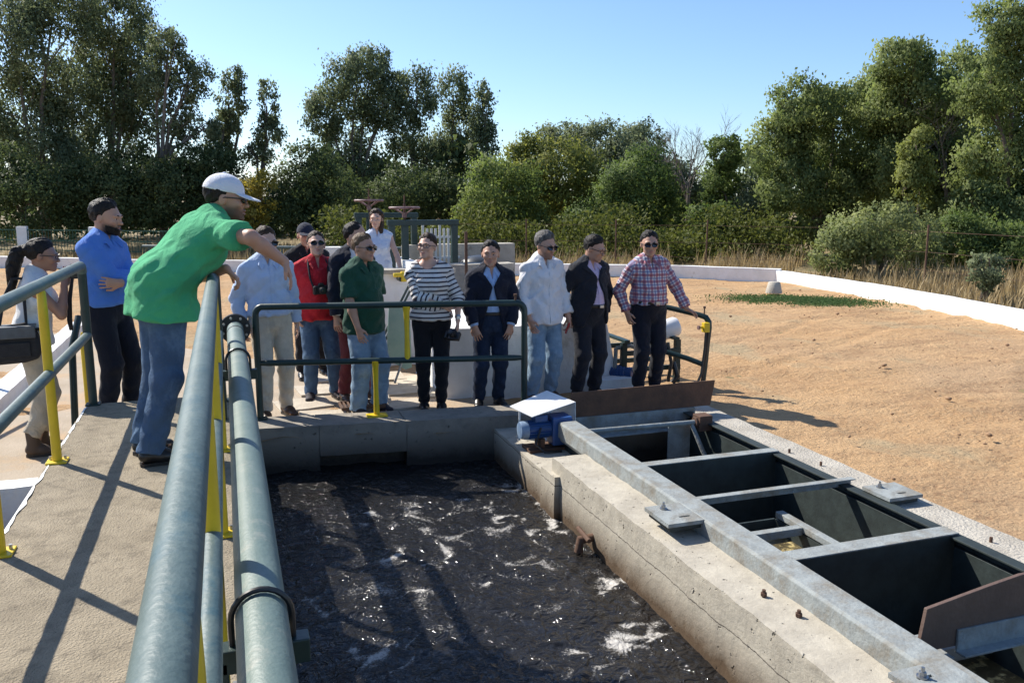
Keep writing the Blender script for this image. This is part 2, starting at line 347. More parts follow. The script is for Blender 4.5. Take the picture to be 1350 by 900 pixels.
# ---- tank: far wall, right wall, water
TANKDAMP = bpy.data.materials.new('damp_tank_concrete'); TANKDAMP.use_nodes = True
def damp_material(m, zlo, zhi, dry1, dry2, wet, bump=0.9, joint=False):
    n, l = nmat(m); b = n['Principled BSDF']; b.inputs['Roughness'].default_value = 0.9
    tc = n.new('ShaderNodeTexCoord'); sp = n.new('ShaderNodeSeparateXYZ'); l.new(tc.outputs['Object'], sp.inputs['Vector'])
    nz = n.new('ShaderNodeTexNoise'); nz.inputs['Scale'].default_value = 6; nz.inputs['Detail'].default_value = 9; nz.inputs['Roughness'].default_value = 0.7; l.new(tc.outputs['Object'], nz.inputs['Vector'])
    r1 = n.new('ShaderNodeMapRange'); r1.inputs['From Min'].default_value = .36; r1.inputs['From Max'].default_value = .66; l.new(nz.outputs['Fac'], r1.inputs['Value'])
    mx = n.new('ShaderNodeMix'); mx.data_type = 'RGBA'; mx.inputs['A'].default_value = (*dry1, 1); mx.inputs['B'].default_value = (*dry2, 1); l.new(r1.outputs['Result'], mx.inputs['Factor'])
    # pits and pour holes
    vo = n.new('ShaderNodeTexNoise'); vo.inputs['Scale'].default_value = 26; vo.inputs['Detail'].default_value = 3; l.new(tc.outputs['Object'], vo.inputs['Vector'])
    r2 = n.new('ShaderNodeMapRange'); r2.inputs['From Min'].default_value = .67; r2.inputs['From Max'].default_value = .76; l.new(vo.outputs['Fac'], r2.inputs['Value'])
    m2 = n.new('ShaderNodeMix'); m2.data_type = 'RGBA'; m2.inputs['B'].default_value = (.13, .115, .09, 1); l.new(mx.outputs['Result'], m2.inputs['A']); l.new(r2.outputs['Result'], m2.inputs['Factor'])
    # splash zone: a brown stain with a ragged upper edge
    ma = n.new('ShaderNodeMath'); ma.operation = 'MULTIPLY_ADD'; ma.inputs[1].default_value = .22; l.new(nz.outputs['Fac'], ma.inputs[0]); l.new(sp.outputs['Z'], ma.inputs[2])
    r4 = n.new('ShaderNodeMapRange'); r4.inputs['From Min'].default_value = zhi + .11; r4.inputs['From Max'].default_value = zlo + .11; l.new(ma.outputs['Value'], r4.inputs['Value'])
    m4 = n.new('ShaderNodeMix'); m4.data_type = 'RGBA'; m4.inputs['B'].default_value = (*wet, 1); l.new(m2.outputs['Result'], m4.inputs['A']); l.new(r4.outputs['Result'], m4.inputs['Factor'])
    col = m4.outputs['Result']
    if joint:                                            # board joint and a wandering crack
        j1 = n.new('ShaderNodeMath'); j1.operation = 'MULTIPLY_ADD'; j1.inputs[1].default_value = .05; l.new(nz.outputs['Fac'], j1.inputs[0]); l.new(sp.outputs['Z'], j1.inputs[2])
        j2 = n.new('ShaderNodeMath'); j2.operation = 'ADD'; j2.inputs[1].default_value = .062; l.new(j1.outputs['Value'], j2.inputs[0])
        j3 = n.new('ShaderNodeMath'); j3.operation = 'ABSOLUTE'; l.new(j2.outputs['Value'], j3.inputs[0])
        j4 = n.new('ShaderNodeMath'); j4.operation = 'LESS_THAN'; j4.inputs[1].default_value = .0028; l.new(j3.outputs['Value'], j4.inputs[0])
        m5 = n.new('ShaderNodeMix'); m5.data_type = 'RGBA'; m5.inputs['B'].default_value = (.07, .06, .05, 1); l.new(col, m5.inputs['A']); l.new(j4.outputs['Value'], m5.inputs['Factor']); col = m5.outputs['Result']
    l.new(col, b.inputs['Base Color'])
    bp = n.new('ShaderNodeBump'); bp.inputs['Strength'].default_value = bump; bp.inputs['Distance'].default_value = .015; bp.invert = False
    sb = n.new('ShaderNodeMath'); sb.operation = 'SUBTRACT'; l.new(nz.outputs['Fac'], sb.inputs[0]); l.new(r2.outputs['Result'], sb.inputs[1])
    l.new(sb.outputs['Value'], bp.inputs['Height']); l.new(bp.outputs['Normal'], b.inputs['Normal'])
damp_material(TANKDAMP, -.30, -.10, (.47, .43, .35), (.34, .305, .245), (.085, .052, .026), joint=True)
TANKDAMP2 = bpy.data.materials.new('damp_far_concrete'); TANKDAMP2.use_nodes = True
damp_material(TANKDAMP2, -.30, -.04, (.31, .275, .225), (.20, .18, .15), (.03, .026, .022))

tank = empty('aeration_tank', (1.1, 7.0, 0), label='concrete tank walls around the churning dark water', cat='tank')
def tpart(o):
    o.parent = tank; o.matrix_parent_inverse = Matrix.Translation(-Vector(tank.location)); return o
for k, (xa, xb) in enumerate([(-.05, .66), (.663, 1.39), (1.393, 2.72)]):   # far wall in three pours with joints
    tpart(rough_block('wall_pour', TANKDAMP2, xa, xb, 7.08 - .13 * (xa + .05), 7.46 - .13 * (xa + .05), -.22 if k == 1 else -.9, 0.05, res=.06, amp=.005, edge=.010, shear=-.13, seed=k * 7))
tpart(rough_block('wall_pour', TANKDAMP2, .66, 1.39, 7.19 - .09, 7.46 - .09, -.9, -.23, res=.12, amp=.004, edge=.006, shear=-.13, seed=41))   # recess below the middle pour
tpart(rough_block('right_wall', TANKDAMP, 2.17, 2.435, -2.6, 5.46, -.9, .08, res=.045, amp=.0055, edge=.011, seed=11))
tpart(rough_block('motor_ledge', TANKDAMP, 2.15, 2.66, 5.462, 6.80, -.9, -.06, res=.08, amp=.008, edge=.014, seed=17))
tpart(rough_block('wall_stub', TANKDAMP, 2.13, 2.30, 5.30, 5.58, -.9, -.02, res=.05, amp=.007, edge=.014, seed=23))
# rusty outlet stub on the right wall and studs in its top
t = MB(); t.tube([(2.2, 4.72, -.24), (2.08, 4.72, -.25), (2.07, 4.72, -.33)], [.028, .03, .03], 10); t.tube([(2.10, 4.80, -.20), (2.10, 4.62, -.22)], .016, 8)
tpart(t.build('outlet_stub', RUST, None, smooth=True))
for (x, y) in [(2.33, 3.12), (2.36, 2.90), (2.33, 2.30)]:
    t = MB(); t.tube([(x, y, .06), (x, y, .115)], .009, 8); t.tube([(x, y, .085), (x, y, .10)], .016, 6); tpart(t.build('stud', RUST, None, smooth=True))

def water_material():
    m = bpy.data.materials.new('churning_dark_water'); m.use_nodes = True; n, l = nmat(m); b = n['Principled BSDF']
    b.inputs['Specular IOR Level'].default_value = .30
    tc = n.new('ShaderNodeTexCoord')
    at = n.new('ShaderNodeAttribute'); at.attribute_name = 'foam'
    f1 = n.new('ShaderNodeTexNoise'); f1.inputs['Scale'].default_value = 62; f1.inputs['Detail'].default_value = 8; f1.inputs['Roughness'].default_value = .8; f1.inputs['Distortion'].default_value = .6; l.new(tc.outputs['Object'], f1.inputs['Vector'])
    a1 = n.new('ShaderNodeMath'); a1.operation = 'MULTIPLY_ADD'; a1.inputs[1].default_value = .80; l.new(at.outputs['Fac'], a1.inputs[0]); l.new(f1.outputs['Fac'], a1.inputs[2])
    r = n.new('ShaderNodeMapRange'); r.inputs['From Min'].default_value = .70; r.inputs['From Max'].default_value = .93; l.new(a1.outputs['Value'], r.inputs['Value'])
    mx = n.new('ShaderNodeMix'); mx.data_type = 'RGBA'; mx.inputs['A'].default_value = (.016, .0155, .0155, 1); mx.inputs['B'].default_value = (.46, .44, .41, 1)
    l.new(r.outputs['Result'], mx.inputs['Factor']); l.new(mx.outputs['Result'], b.inputs['Base Color'])
    r2 = n.new('ShaderNodeMapRange'); r2.inputs['To Min'].default_value = .07; r2.inputs['To Max'].default_value = .5; l.new(r.outputs['Result'], r2.inputs['Value']); l.new(r2.outputs['Result'], b.inputs['Roughness'])
    f2 = n.new('ShaderNodeTexNoise'); f2.inputs['Scale'].default_value = 13; f2.inputs['Detail'].default_value = 3; f2.inputs['Roughness'].default_value = .5; f2.inputs['Distortion'].default_value = 1.4; l.new(tc.outputs['Object'], f2.inputs['Vector'])
    bp = n.new('ShaderNodeBump'); bp.inputs['Strength'].default_value = .65; bp.inputs['Distance'].default_value = .05; l.new(f2.outputs['Fac'], bp.inputs['Height']); l.new(bp.outputs['Normal'], b.inputs['Normal'])
    return m
def fbm(X, Y, sc, seed, octv=4):
    r = np.random.default_rng(seed); out = np.zeros_like(X); a = 1.0
    for o in range(octv):
        for k in range(4):
            th = r.uniform(0, 6.28); ph = r.uniform(0, 6.28, 2); kx, ky = math.cos(th) * sc, math.sin(th) * sc
            out += a * np.sin(kx * X + ky * Y + ph[0] + 1.3 * np.sin(0.7 * ky * X - 0.6 * kx * Y + ph[1]))
        a *= .55; sc *= 1.9
    return out / 6
xs = np.arange(-.06, 2.26, .016); ys = np.arange(-.8, 7.3, .018)
X, Y = np.meshgrid(xs, ys, indexing='ij')
wx = X + .10 * fbm(X, Y, 6, 71, 3) + .04 * fbm(X, Y, 17, 72, 2); wy = Y + .12 * fbm(X, Y, 5, 73, 3) + .04 * fbm(X, Y, 19, 74, 2)
ridge = fbm(wx, wy, 2.6, 3)
Z = -.36 + .012 * ridge + .020 * (1 - np.abs(fbm(wx, wy, 6.5, 5))) ** 2 + .010 * (1 - np.abs(fbm(wx, wy, 15, 8))) ** 2 + .006 * fbm(wx, wy, 42, 9, 2)
ed = np.exp(-(np.abs(fbm(wx, wy, 3.2, 21, 4) - .05) / .075) ** 2)
ed2 = np.exp(-(np.abs(fbm(wx, wy, 6.1, 33, 4)) / .12) ** 2)
patch = np.clip(fbm(wx, wy, 1.7, 51, 3) * 1.3 + .35, 0, 1); patch2 = np.clip(fbm(wx, wy, 4.1, 52, 3) * 1.5 + .4, 0, 1)
near_r = .55 + .45 * np.clip((X - .7) / 1.1, 0, 1)
ed3 = np.exp(-(np.abs(fbm(wx + .3 * wy, wy, 13, 95, 4)) / .10) ** 2)
brk = np.clip(.5 + 1.3 * fbm(wx, wy, 11, 91, 4), 0, 1)
foam = (.55 * np.maximum(ed * patch2, ed2 * patch) * (.15 + .85 * brk) + .58 * ed3 * (.2 + .8 * patch2) * (.15 + .85 * brk) + .10 * patch) * near_r * (.25 + .75 * np.clip((6.5 - Y) / .6, 0, 1))
idx = np.arange(X.size).reshape(X.shape)
q = np.stack([idx[:-1, :-1], idx[1:, :-1], idx[1:, 1:], idx[:-1, 1:]], -1).reshape(-1, 4)
wob = np_mesh('water', np.stack([X, Y, Z], -1).reshape(-1, 3), q, water_material(), attrs={'foam': foam.ravel()})
tag(wob, kind='structure')

# ---- railings
def flat_post(x, y, z0, z1, m, parent, name='post', r=.022, flat_top=True, lx=True):
    b = MB()
    pts = [(x, y, z0), (x, y, z0 + .12), (x, y, z1 - .16), (x, y, z1 - .03), (x, y, z1)]
    b.tube(pts, [r, r, r, r * .9, r * .35 if flat_top else r], 12)
    o = b.build(name, m, parent, smooth=True)
    c = MB(); c.box(x - .055, x + .055, y - .055, y + .055, z0, z0 + .012); c.build('base_plate', m, o, bevel=.003)
    for sx in (-1, 1):
        d = MB(); d.tube([(x + sx * .038, y + .02, z0 + .01), (x + sx * .038, y + .02, z0 + .032)], .008, 6); d.build('bolt', STEEL, o)
    return o
def walkway_rail(x, label, ys_post, yend, side):
    root = empty('walkway_railing', (0, 0, 0), label=label, cat='railing')
    zt, zm, r = 1.47, .965, .034
    t = MB(); t.tube([(x, -1.6, zt), (x, yend - .05, zt), (x, yend - .015, zt - .012), (x, yend, zt - .05)], r, 20); t.build('top_rail', RAILP, root, smooth=True)
    t = MB(); t.tube([(x, -1.6, zm), (x, yend, zm)], .030, 16); t.build('middle_rail', RAILP, root, smooth=True)
    for k, y in enumerate(ys_post): flat_post(x + (0.0), y, .45, zt - .01, YELL, root, r=.026)
    b = MB(); b.tube([(x, yend, .45), (x, yend, zt - .04)], .030, 14); e = b.build('end_post', GREENP, root, smooth=True)
    c = MB(); c.box(x - .05, x + .05, yend - .05, yend + .05, .45, .46); c.build('base_plate', GREENP, e, bevel=.003)
    return root
walkway_rail(-.985, 'grey green tube railing with yellow posts beside the woman taking pictures', [5.21, 3.88, 2.55, 1.2, -.2], 6.64, -1)
walkway_rail(-.085, 'long weathered green railing the man in the white cap leans on', [5.14, 3.80, 2.48, 1.15, -.2], 6.45, 1)

root = empty('tank_railing', (0, 0, 0), label='dark green tube railing along the tank wall in front of the group', cat='railing')
pa, pb = Vector((.205, 7.36, .05)), Vector((2.46, 6.87, .05)); dv = (pb - pa).normalized()
def rp(t, z): p = pa.lerp(pb, t); return (p.x, p.y, z)
def arc(a, b, z):
    p = Vector(rp(a, 0)); return p
zt = 1.035; cr = .07
pts = [rp(0, .06), rp(0, zt - cr)]
for k in range(1, 6):
    th = k / 6 * math.pi / 2; p = pa + dv * (cr * (1 - math.cos(th))); pts.append((p.x, p.y, zt - cr + cr * math.sin(th)))
for k in range(0, 7):
    th = math.pi / 2 - k / 6 * math.pi / 2; p = pb - dv * (cr * (1 - math.cos(th))); pts.append((p.x, p.y, zt - cr + cr * math.sin(th)))
pts.append(rp(1, -.05))
t = MB(); t.tube(pts, .028, 14); t.build('frame_tube', GREENP, root, smooth=True)
t = MB(); t.tube([rp(0, .545), rp(.012, .545), rp(.04, .545), rp(.96, .545), rp(.988, .545), rp(1, .545)], [.012, .022, .027, .027, .022, .012], 12); t.build('middle_rail', GREENP, root, smooth=True)
for (tt, za, zb) in [(.432, .05, .545), (.553, .555, 1.02)]:
    p = rp(tt, 0); b = MB(); b.tube([(p[0], p[1], za), (p[0], p[1], za + .05), (p[0], p[1], (za + zb) / 2), (p[0], p[1], zb - .06), (p[0], p[1], zb)], [.026, .026, .021, .026, .038], 12)
    o = b.build('post', YELL, root, smooth=True)
    if za < .3: c = MB(); c.box(p[0] - .09, p[0] + .09, p[1] - .05, p[1] + .05, .045, .066); c.build('base_plate', YELL, o, bevel=.003)
p = rp(0, 0); c = MB(); c.box(p[0] - .055, p[0] + .055, p[1] - .05, p[1] + .05, .046, .064); c.build('base_plate', GREENP, root, bevel=.003)
p = rp(.965, 0); c = MB(); c.tube([(p[0], p[1], zt), (p[0], p[1], zt + .075)], .011, 8); c.tube([(p[0], p[1], zt + .06), (p[0], p[1], zt + .08)], .016, 8); c.build('hook_bolt', RUST, root)

# ---- pipe along the tank edge
root = empty('sludge_pipe', (0, 0, 0), label='thick grey green pipe with a black end flange running beside the railing', cat='pipe')
PZ = .855; PX = .036
t = MB(); t.tube([(PX, -2, PZ), (PX, 7.33, PZ)], .067, 32); t.build('pipe_body', PIPEP, root, smooth=True)
t = MB(); t.lathe((PX, 7.33, PZ), (0, 1, 0), [(.125, 0), (.125, .028)], 28); fl = t.build('flange', BLACK, root, smooth=True)
t = MB(); t.lathe((PX, 7.362, PZ), (0, 1, 0), [(.125, 0), (.125, .028)], 28); t.build('flange', BLACK, root, smooth=True)
for k in range(8):
    a = k * math.pi / 4 + .3; t = MB(); t.tube([(PX + .1 * math.cos(a), 7.30, PZ + .1 * math.sin(a)), (PX + .1 * math.cos(a), 7.41, PZ + .1 * math.sin(a))], .011, 6); t.build('flange_bolt', STEEL, fl)
t = MB(); t.tube([(PX, 7.05, PZ), (PX, 7.075, PZ)], .0695, 28); t.build('weld_ring', BLACK, root, smooth=True)
# pipe goes on behind the flange and turns down into the ground
t = MB(); t.tube([(PX, 7.39, PZ), (PX, 7.45, PZ)] + [(PX, 7.45 + .14 * math.sin(a), PZ - .14 + .14 * math.cos(a)) for a in (.4, .8, 1.2, 1.5708)] + [(PX, 7.59, -.02)], .062, 18); t.build('down_pipe', GREENP, root, smooth=True)
for yb in (2.16, 5.9, -.6):
    c = MB(); R_ = .078
    c.tube([(PX - R_, yb, PZ - .14), (PX - R_, yb, PZ)] + [(PX + R_ * math.cos(a), yb, PZ + R_ * math.sin(a)) for a in np.linspace(math.pi, 0, 13)[1:-1]] + [(PX + R_, yb, PZ), (PX + R_, yb, PZ - .14)], .0085, 8)
    u = c.build('clamp', BLACK, root, smooth=True)
    for sx in (-1, 1):
        d = MB(); d.tube([(PX + sx * R_, yb, PZ - .13), (PX + sx * R_, yb, PZ - .10)], .020, 6); d.build('nut', BLACK if sx < 0 else STEEL, u)
    d = MB(); d.box(PX - .12, PX + .12, yb - .03, yb + .03, PZ - .135, PZ - .068); d.box(PX - .14, PX - .09, yb - .03, yb + .03, .30, PZ - .10); d.build('bracket', GREENP, root, bevel=.004)

# ================================================================ right-hand channel
root = empty('settling_channel', (3.2, 4, 0), label='long steel framed concrete channel with cross beams beside the sandy yard', cat='channel')
def cpart(o):
    o.parent = root; o.matrix_parent_inverse = Matrix.Translation(-Vector(root.location)); return o
def cbox(name, m, *a, bevel=.004): b = MB(); b.box(*a); return cpart(b.build(name, m, None, bevel=bevel))
cbox('left_wall', DARKIN, 2.50, 2.60, -2.6, 6.42, -.95, -.005)
cpart(rough_block('outer_wall', CONCW, 3.835, 4.13, -2.6, 6.62, -.9, .055, res=.07, amp=.005, edge=.010, seed=31))
cbox('liner', DARKIN, 3.775, 3.83, -2.6, 6.42, -.95, .02)
b = MB(); b.prism([(3.74, .085), (3.82, .085), (3.82, -.02), (3.808, -.02), (3.808, .073), (3.74, .073)], 1, -2.6, 6.3); cpart(b.build('edge_angle', DARKIN, None, bevel=.002))
# galvanised edge beam: folded section with a downstand towards the tank
b = MB(); b.prism([(2.437, .055), (2.440, .168), (2.452, .180), (2.588, .180), (2.600, .170), (2.600, -.02), (2.592, -.02), (2.592, .02), (2.46, .02), (2.449, .055)], 1, -2.6, 6.0); cpart(b.build('edge_beam', GALV, None, bevel=.003))
cpart(rough_block('end_wall', TANKDAMP2, 2.60, 3.80, 6.42, 6.70, -.95, .0, res=.12, amp=.004, edge=.006))
cbox('channel_floor', DARKIN, 2.55, 3.83, -2.6, 6.5, -1.0, -.75)
SLUDGE = mat('scummy_water', (.06, .045, .022), (.10, .08, .035), scale=7, rough=.4, bump=.5, bscale=26, c3=(.50, .40, .18), s3=13, t3=(.52, .62))
b = MB(); b.add([(2.6, -2.6, -.50), (3.775, -2.6, -.50), (3.775, 6.42, -.50), (2.6, 6.42, -.50)], [(0, 1, 2, 3)]); cpart(b.build('scum_surface', SLUDGE, None)); b = MB(); b.add([(2.605, 3.45, -.13), (3.188, 3.45, -.13), (3.188, 4.198, -.13), (2.605, 4.198, -.13)], [(0, 1, 2, 3)]); cpart(b.build('scum_layer', SLUDGE, None))
def beam(y, w, zt, x0=2.60, x1=3.80, h=.05, skew=0.0):
    b = MB(); M_ = Matrix.Rotation(skew, 4, 'Z'); M_.translation = (0, y, 0)
    b.box(x0, x1, -w / 2, w / 2, zt - .008, zt, M_); b.box(x0, x1, w / 2 - .008, w / 2, zt - h, zt - .008, M_)
    return cpart(b.build('cross_beam', GALV, None, bevel=.002))
beam(5.04, .085, .10); beam(4.27, .05, .125, x1=3.84, h=.06); beam(3.43, .11, .10); beam(2.60, .10, .05, x1=3.1)
beam(1.4, .1, .1); beam(.4, .1, .1)
for y in (5.0, 3.38): cbox('beam_shade_sheet', DARKIN, 2.6, 3.775, y, y + .012, -.62, .09, bevel=0)  # dark sheets added in place of the deep shadow below two beams
b = MB(); b.box(3.19, 3.245, 3.47, 4.20, -.04, .0); cpart(b.build('long_bar', GALV, None, bevel=.004))
b = MB(); b.box(2.62, 3.19, 3.93, 3.985, -.055, -.005); cpart(b.build('long_bar', GALV, None, bevel=.004))
b = MB(); b.box(2.62, 3.19, 4.20, 4.215, -.45, -.05); b.box(3.19, 3.205, 3.45, 4.2, -.45, -.05); cpart(b.build('scum_box', DARKIN, None))
b = MB(); b.box(2.70, 3.75, 3.05, 3.11, -.44, -.36); cpart(b.build('lower_bar', GALV, None, bevel=.004))
for (x, y) in [(3.93, 5.05), (3.95, 4.72), (3.97, 2.85), (3.95, 3.3)]:
    t = MB(); t.tube([(x, y, .04), (x, y, .085)], .009, 8); cpart(t.build('stud', RUST, None))
# sheet cover and drive shaft at the far end
t = MB(); t.tube([(2.60, 5.93, .10), (3.72, 5.93, .09)], .02, 12); cpart(t.build('drive_shaft', GALV, None, smooth=True))
t = MB(); t.box(3.66, 3.78, 5.87, 5.99, .02, .15); t.lathe((3.64, 5.93, .09), (1, 0, 0), [(.045, 0), (.045, .1)], 14); cpart(t.build('bearing', RUST, None, bevel=.004))
t = MB(); t.tube([(3.62, 5.93, .07), (3.66, 5.82, -.12), (3.73, 5.70, -.34)], [.018, .02, .016], 8); cpart(t.build('scraper_arm', GALV, None, smooth=True))
t = MB(); t.box(3.45, 3.66, 6.02, 6.03, -.38, .05, Matrix.Rotation(.0, 4, 'Z')); cpart(t.build('scraper_plate', GALV, None))

def lid(x0, x1, y0, y1, z, sx, sy, label):
    r = empty('steel_lid', ((x0 + x1) / 2, (y0 + y1) / 2, z), label=label, cat='lid', group=None)
    w, d = (x1 - x0) / 2, (y1 - y0) / 2
    # plate with a slot: four strips round the opening
    b = MB(); s0, s1 = sx - .035, sx + .035; q0, q1 = sy - .008, sy + .008
    b.prism([(-w, -d), (w, -d), (w, q0), (-w, q0)], 2, 0, .022); b.prism([(-w, q1), (w, q1), (w, d), (-w, d)], 2, 0, .022)
    b.prism([(-w, q0), (s0, q0), (s0, q1), (-w, q1)], 2, 0, .022); b.prism([(s1, q0), (w, q0), (w, q1), (s1, q1)], 2, 0, .022)
    b.build('plate', GALV, r)
    b = MB(); b.box(-w + .02, w - .02, -d + .02, d - .02, -.03, .003); b.build('seat', DARKIN, r)
    b = MB(); b.tube([(-w * .3, d * .55, .02), (-w * .3, d * .55, .028)], .022, 12); b.tube([(-w * .3, d * .55, .028), (-w * .3, d * .55, .044)], .014, 6); b.tube([(-w * .3, d * .55, .044), (-w * .3, d * .55, .062)], .007, 8); b.build('bolt', STEEL, r)
lid(2.22, 2.475, 3.84, 4.12, .155, .02, -.06, 'galvanised steel lid with a bolt on the tank wall top')
lid(3.80, 4.06, 3.90, 4.14, .092, .02, -.06, 'galvanised steel lid lying on the wall next to the sand')
lid(2.25, 2.52, 1.95, 2.25, .185, -.03, .08, 'galvanised steel lid on the edge beam with an open slot')

# upright rusty plates across the channel
r = empty('rusty_plate', (3.3, 6.3, 0), label='dark rusty steel plate upright across the channel, before the plaid shirted man', cat='plate')
b = MB(); b.prism([(-.66, .12), (.72, .12), (.76, .345), (-.62, .335)], 1, -.006, .006); b.build('plate', RUST, r)
b = MB(); b.box(-.66, .56, -.02, .02, -.06, .118); b.box(-.66, .56, -.09, -.02, -.06, -.05); b.build('support_angle', GALV, r, bevel=.003)
r = empty('brown_board', (3.2, 2.5, 0), label='brown board with a wavy top edge upright across the channel', cat='board')
b = MB(); b.prism([(-.56, .075), (.75, .06), (.75, .34), (.4, .335), (.15, .34), (-.02, .342), (-.2, .318), (-.53, .268)], 1, -.009, .009); b.build('board', BROWNP, r, bevel=.002)
b = MB(); b.box(-.36, .75, -.065, -.01, .045, .055); b.box(-.36, .75, -.02, -.0095, .045, .15); b.build('support_angle', GALV, r, bevel=.002)
b = MB(); b.box(-.60, -.40, -.05, .04, .03, .05); b.build('foot', GALV, r, bevel=.002)

# gear motor under its sheet hood
r = empty('gear_motor', (2.4, 6.1, -.06), label='blue gear motor on the wall end beside the rusty plate', cat='motor')
b = MB(); b.lathe((-.26, .0, .17), (1, 0, 0), [(.02, 0), (.066, .005), (.072, .02), (.072, .07)], 20); b.build('fan_cover', mat('faded_blue_paint', (.22, .30, .40), (.10, .17, .30), scale=12, rough=.5), r, smooth=True)
b = MB(); b.lathe((-.19, 0, .17), (1, 0, 0), [(.062, 0), (.062, .19)], 20)
for k in range(14):
    a = k / 14 * 2 * math.pi; M_ = Matrix.Rotation(a, 4, 'X'); M_.translation = (0, 0, .17); b.box(-.185, -.01, -.003, .003, .058, .076, M_)
b.build('motor_body', BLUEM, r, smooth=True)
b = MB(); b.box(-.14, -.03, -.05, .05, .235, .29); b.build('terminal_box', BLUEM, r, bevel=.008)
b = MB(); b.box(.0, .17, -.09, .09, .04, .27); b.lathe((.085, -.09, .16), (0, -1, 0), [(.05, 0), (.05, .02), (.03, .025)], 16); gb = b.build('gearbox', BLUEM, r, bevel=.012)
b = MB(); b.box(.055, .115, -.125, -.114, .13, .19); b.build('name_plate', GALV, gb)
b = MB(); b.box(-.20, .18, -.10, .10, .0, .025); b.box(-.10, -.06, -.07, .07, .025, .1); b.build('mount', RUST, r, bevel=.004)
b = MB(); b.tube([(-.1, -.08, .20), (-.16, -.12, .08), (-.10, -.16, .02), (.05, -.15, .01)], .009, 8); b.build('cable', BLACK, r, smooth=True)
r = empty('motor_hood', (2.4, 6.2, .18), label='bent white sheet metal hood over the blue motor', cat='hood')
A_, B_, C_, D_ = (-.29, .04, .10), (.13, .30, .14), (.26, -.02, .105), (-.20, -.24, .075)
b = MB(); b.add([A_, D_, C_, B_] + [(p[0], p[1], p[2] - .006) for p in (A_, D_, C_, B_)], [(0, 1, 2, 3), (7, 6, 5, 4), (0, 4, 5, 1), (1, 5, 6, 2), (2, 6, 7, 3), (3, 7, 4, 0)]); b.build('hood_top', WHSHEET, r)
b = MB(); b.add([(.26, -.022, .104), (.132, .302, .139), (.14, .31, -.10), (.27, -.01, -.14)] + [(.266, -.018, .104), (.138, .306, .139), (.146, .314, -.10), (.276, -.006, -.14)], [(0, 1, 2, 3), (7, 6, 5, 4), (0, 4, 5, 1), (1, 5, 6, 2), (2, 6, 7, 3), (3, 7, 4, 0)]); b.build('hood_side', WHSHEET, r)
[MB().tube(q_, .010, 8).build('hood_leg', WHSHEET, r) for q_ in ([(.05, .02, .10), (.07, .03, -.2)], [(-.2, .05, .09), (-.2, .06, -.2)])]
# ================================================================ things behind the group
# white painted block the visitors stand against
rb = rough_block('white_tank_block', WHITEP, 1.98, 3.60, 7.82, 9.2, -.1, .68, res=.09, amp=.006, edge=.010, seed=3)
tag(rb, 'whitewashed concrete block behind the visitors in jackets', 'block')
w = MB(); w.prism([(3.604, -.05), (4.00, -.05), (3.98, .08), (3.86, .10), (3.74, .64), (3.604, .68)], 1, 7.86, 8.1)
tag(w.build('white_buttress', WHITEP, None, bevel=.012), 'slanted white buttress beside the blue pump', 'buttress')
w = rough_block('white_plinth', WHITEP, 3.55, 3.97, 7.66, 7.84, -.05, .09, res=.08, amp=.006, edge=.012, seed=9)
tag(w, 'low white plinth at the foot of the white block', 'plinth')

# raised channel with sluice gates
r = empty('raised_channel', (2.2, 10.5, 0), label='raised whitewashed inlet channel with a worn concrete top', cat='channel')
def rpart(o, L=(2.2, 10.5, 0)): o.parent = r; o.matrix_parent_inverse = Matrix.Translation(-Vector(L)); return o
rpart(rough_block('front_wall', WHITEP, 1.50, 2.52, 9.85, 10.0, -.1, 1.05, res=.12, amp=.006, edge=.01, seed=6))
rpart(rough_block('side_wall', WHITEP, 2.40, 2.55, 10.0, 12.6, -.1, 1.06, res=.14, amp=.006, edge=.01, seed=8))
rpart(rough_block('side_wall', WHITEP, 1.35, 1.50, 9.9, 12.6, -.1, 1.06, res=.14, amp=.006, edge=.01, seed=18))
rpart(rough_block('coping', CONCW, 1.48, 2.62, 9.80, 10.08, 1.052, 1.10, res=.09, amp=.006, edge=.008, seed=2))
rpart(rough_block('deck', CONCW, 1.50, 2.40, 10.0, 12.6, .08, .17, res=.2, amp=.004, edge=.006, seed=12))
cw = rough_block('concrete_wall', CONCW, 2.56, 3.9, 11.3, 11.6, -.1, 1.02, res=.14, amp=.006, edge=.012, seed=27)
tag(cw, 'bare concrete wall behind the woman in stripes', 'wall')
cw = rough_block('concrete_wall', CONCW, 2.6, 4.4, 12.75, 13.0, -.1, 1.22, res=.14, amp=.006, edge=.012, seed=37)
tag(cw, 'bare concrete channel wall under the white pickets', 'wall')
cw = rough_block('white_pier', WHITEP, 1.1, 1.75, 13.6, 13.8, -.1, 1.16, res=.14, amp=.006, edge=.012, seed=47)
tag(cw, 'short whitewashed pier behind the man in the navy blazer', 'pier')

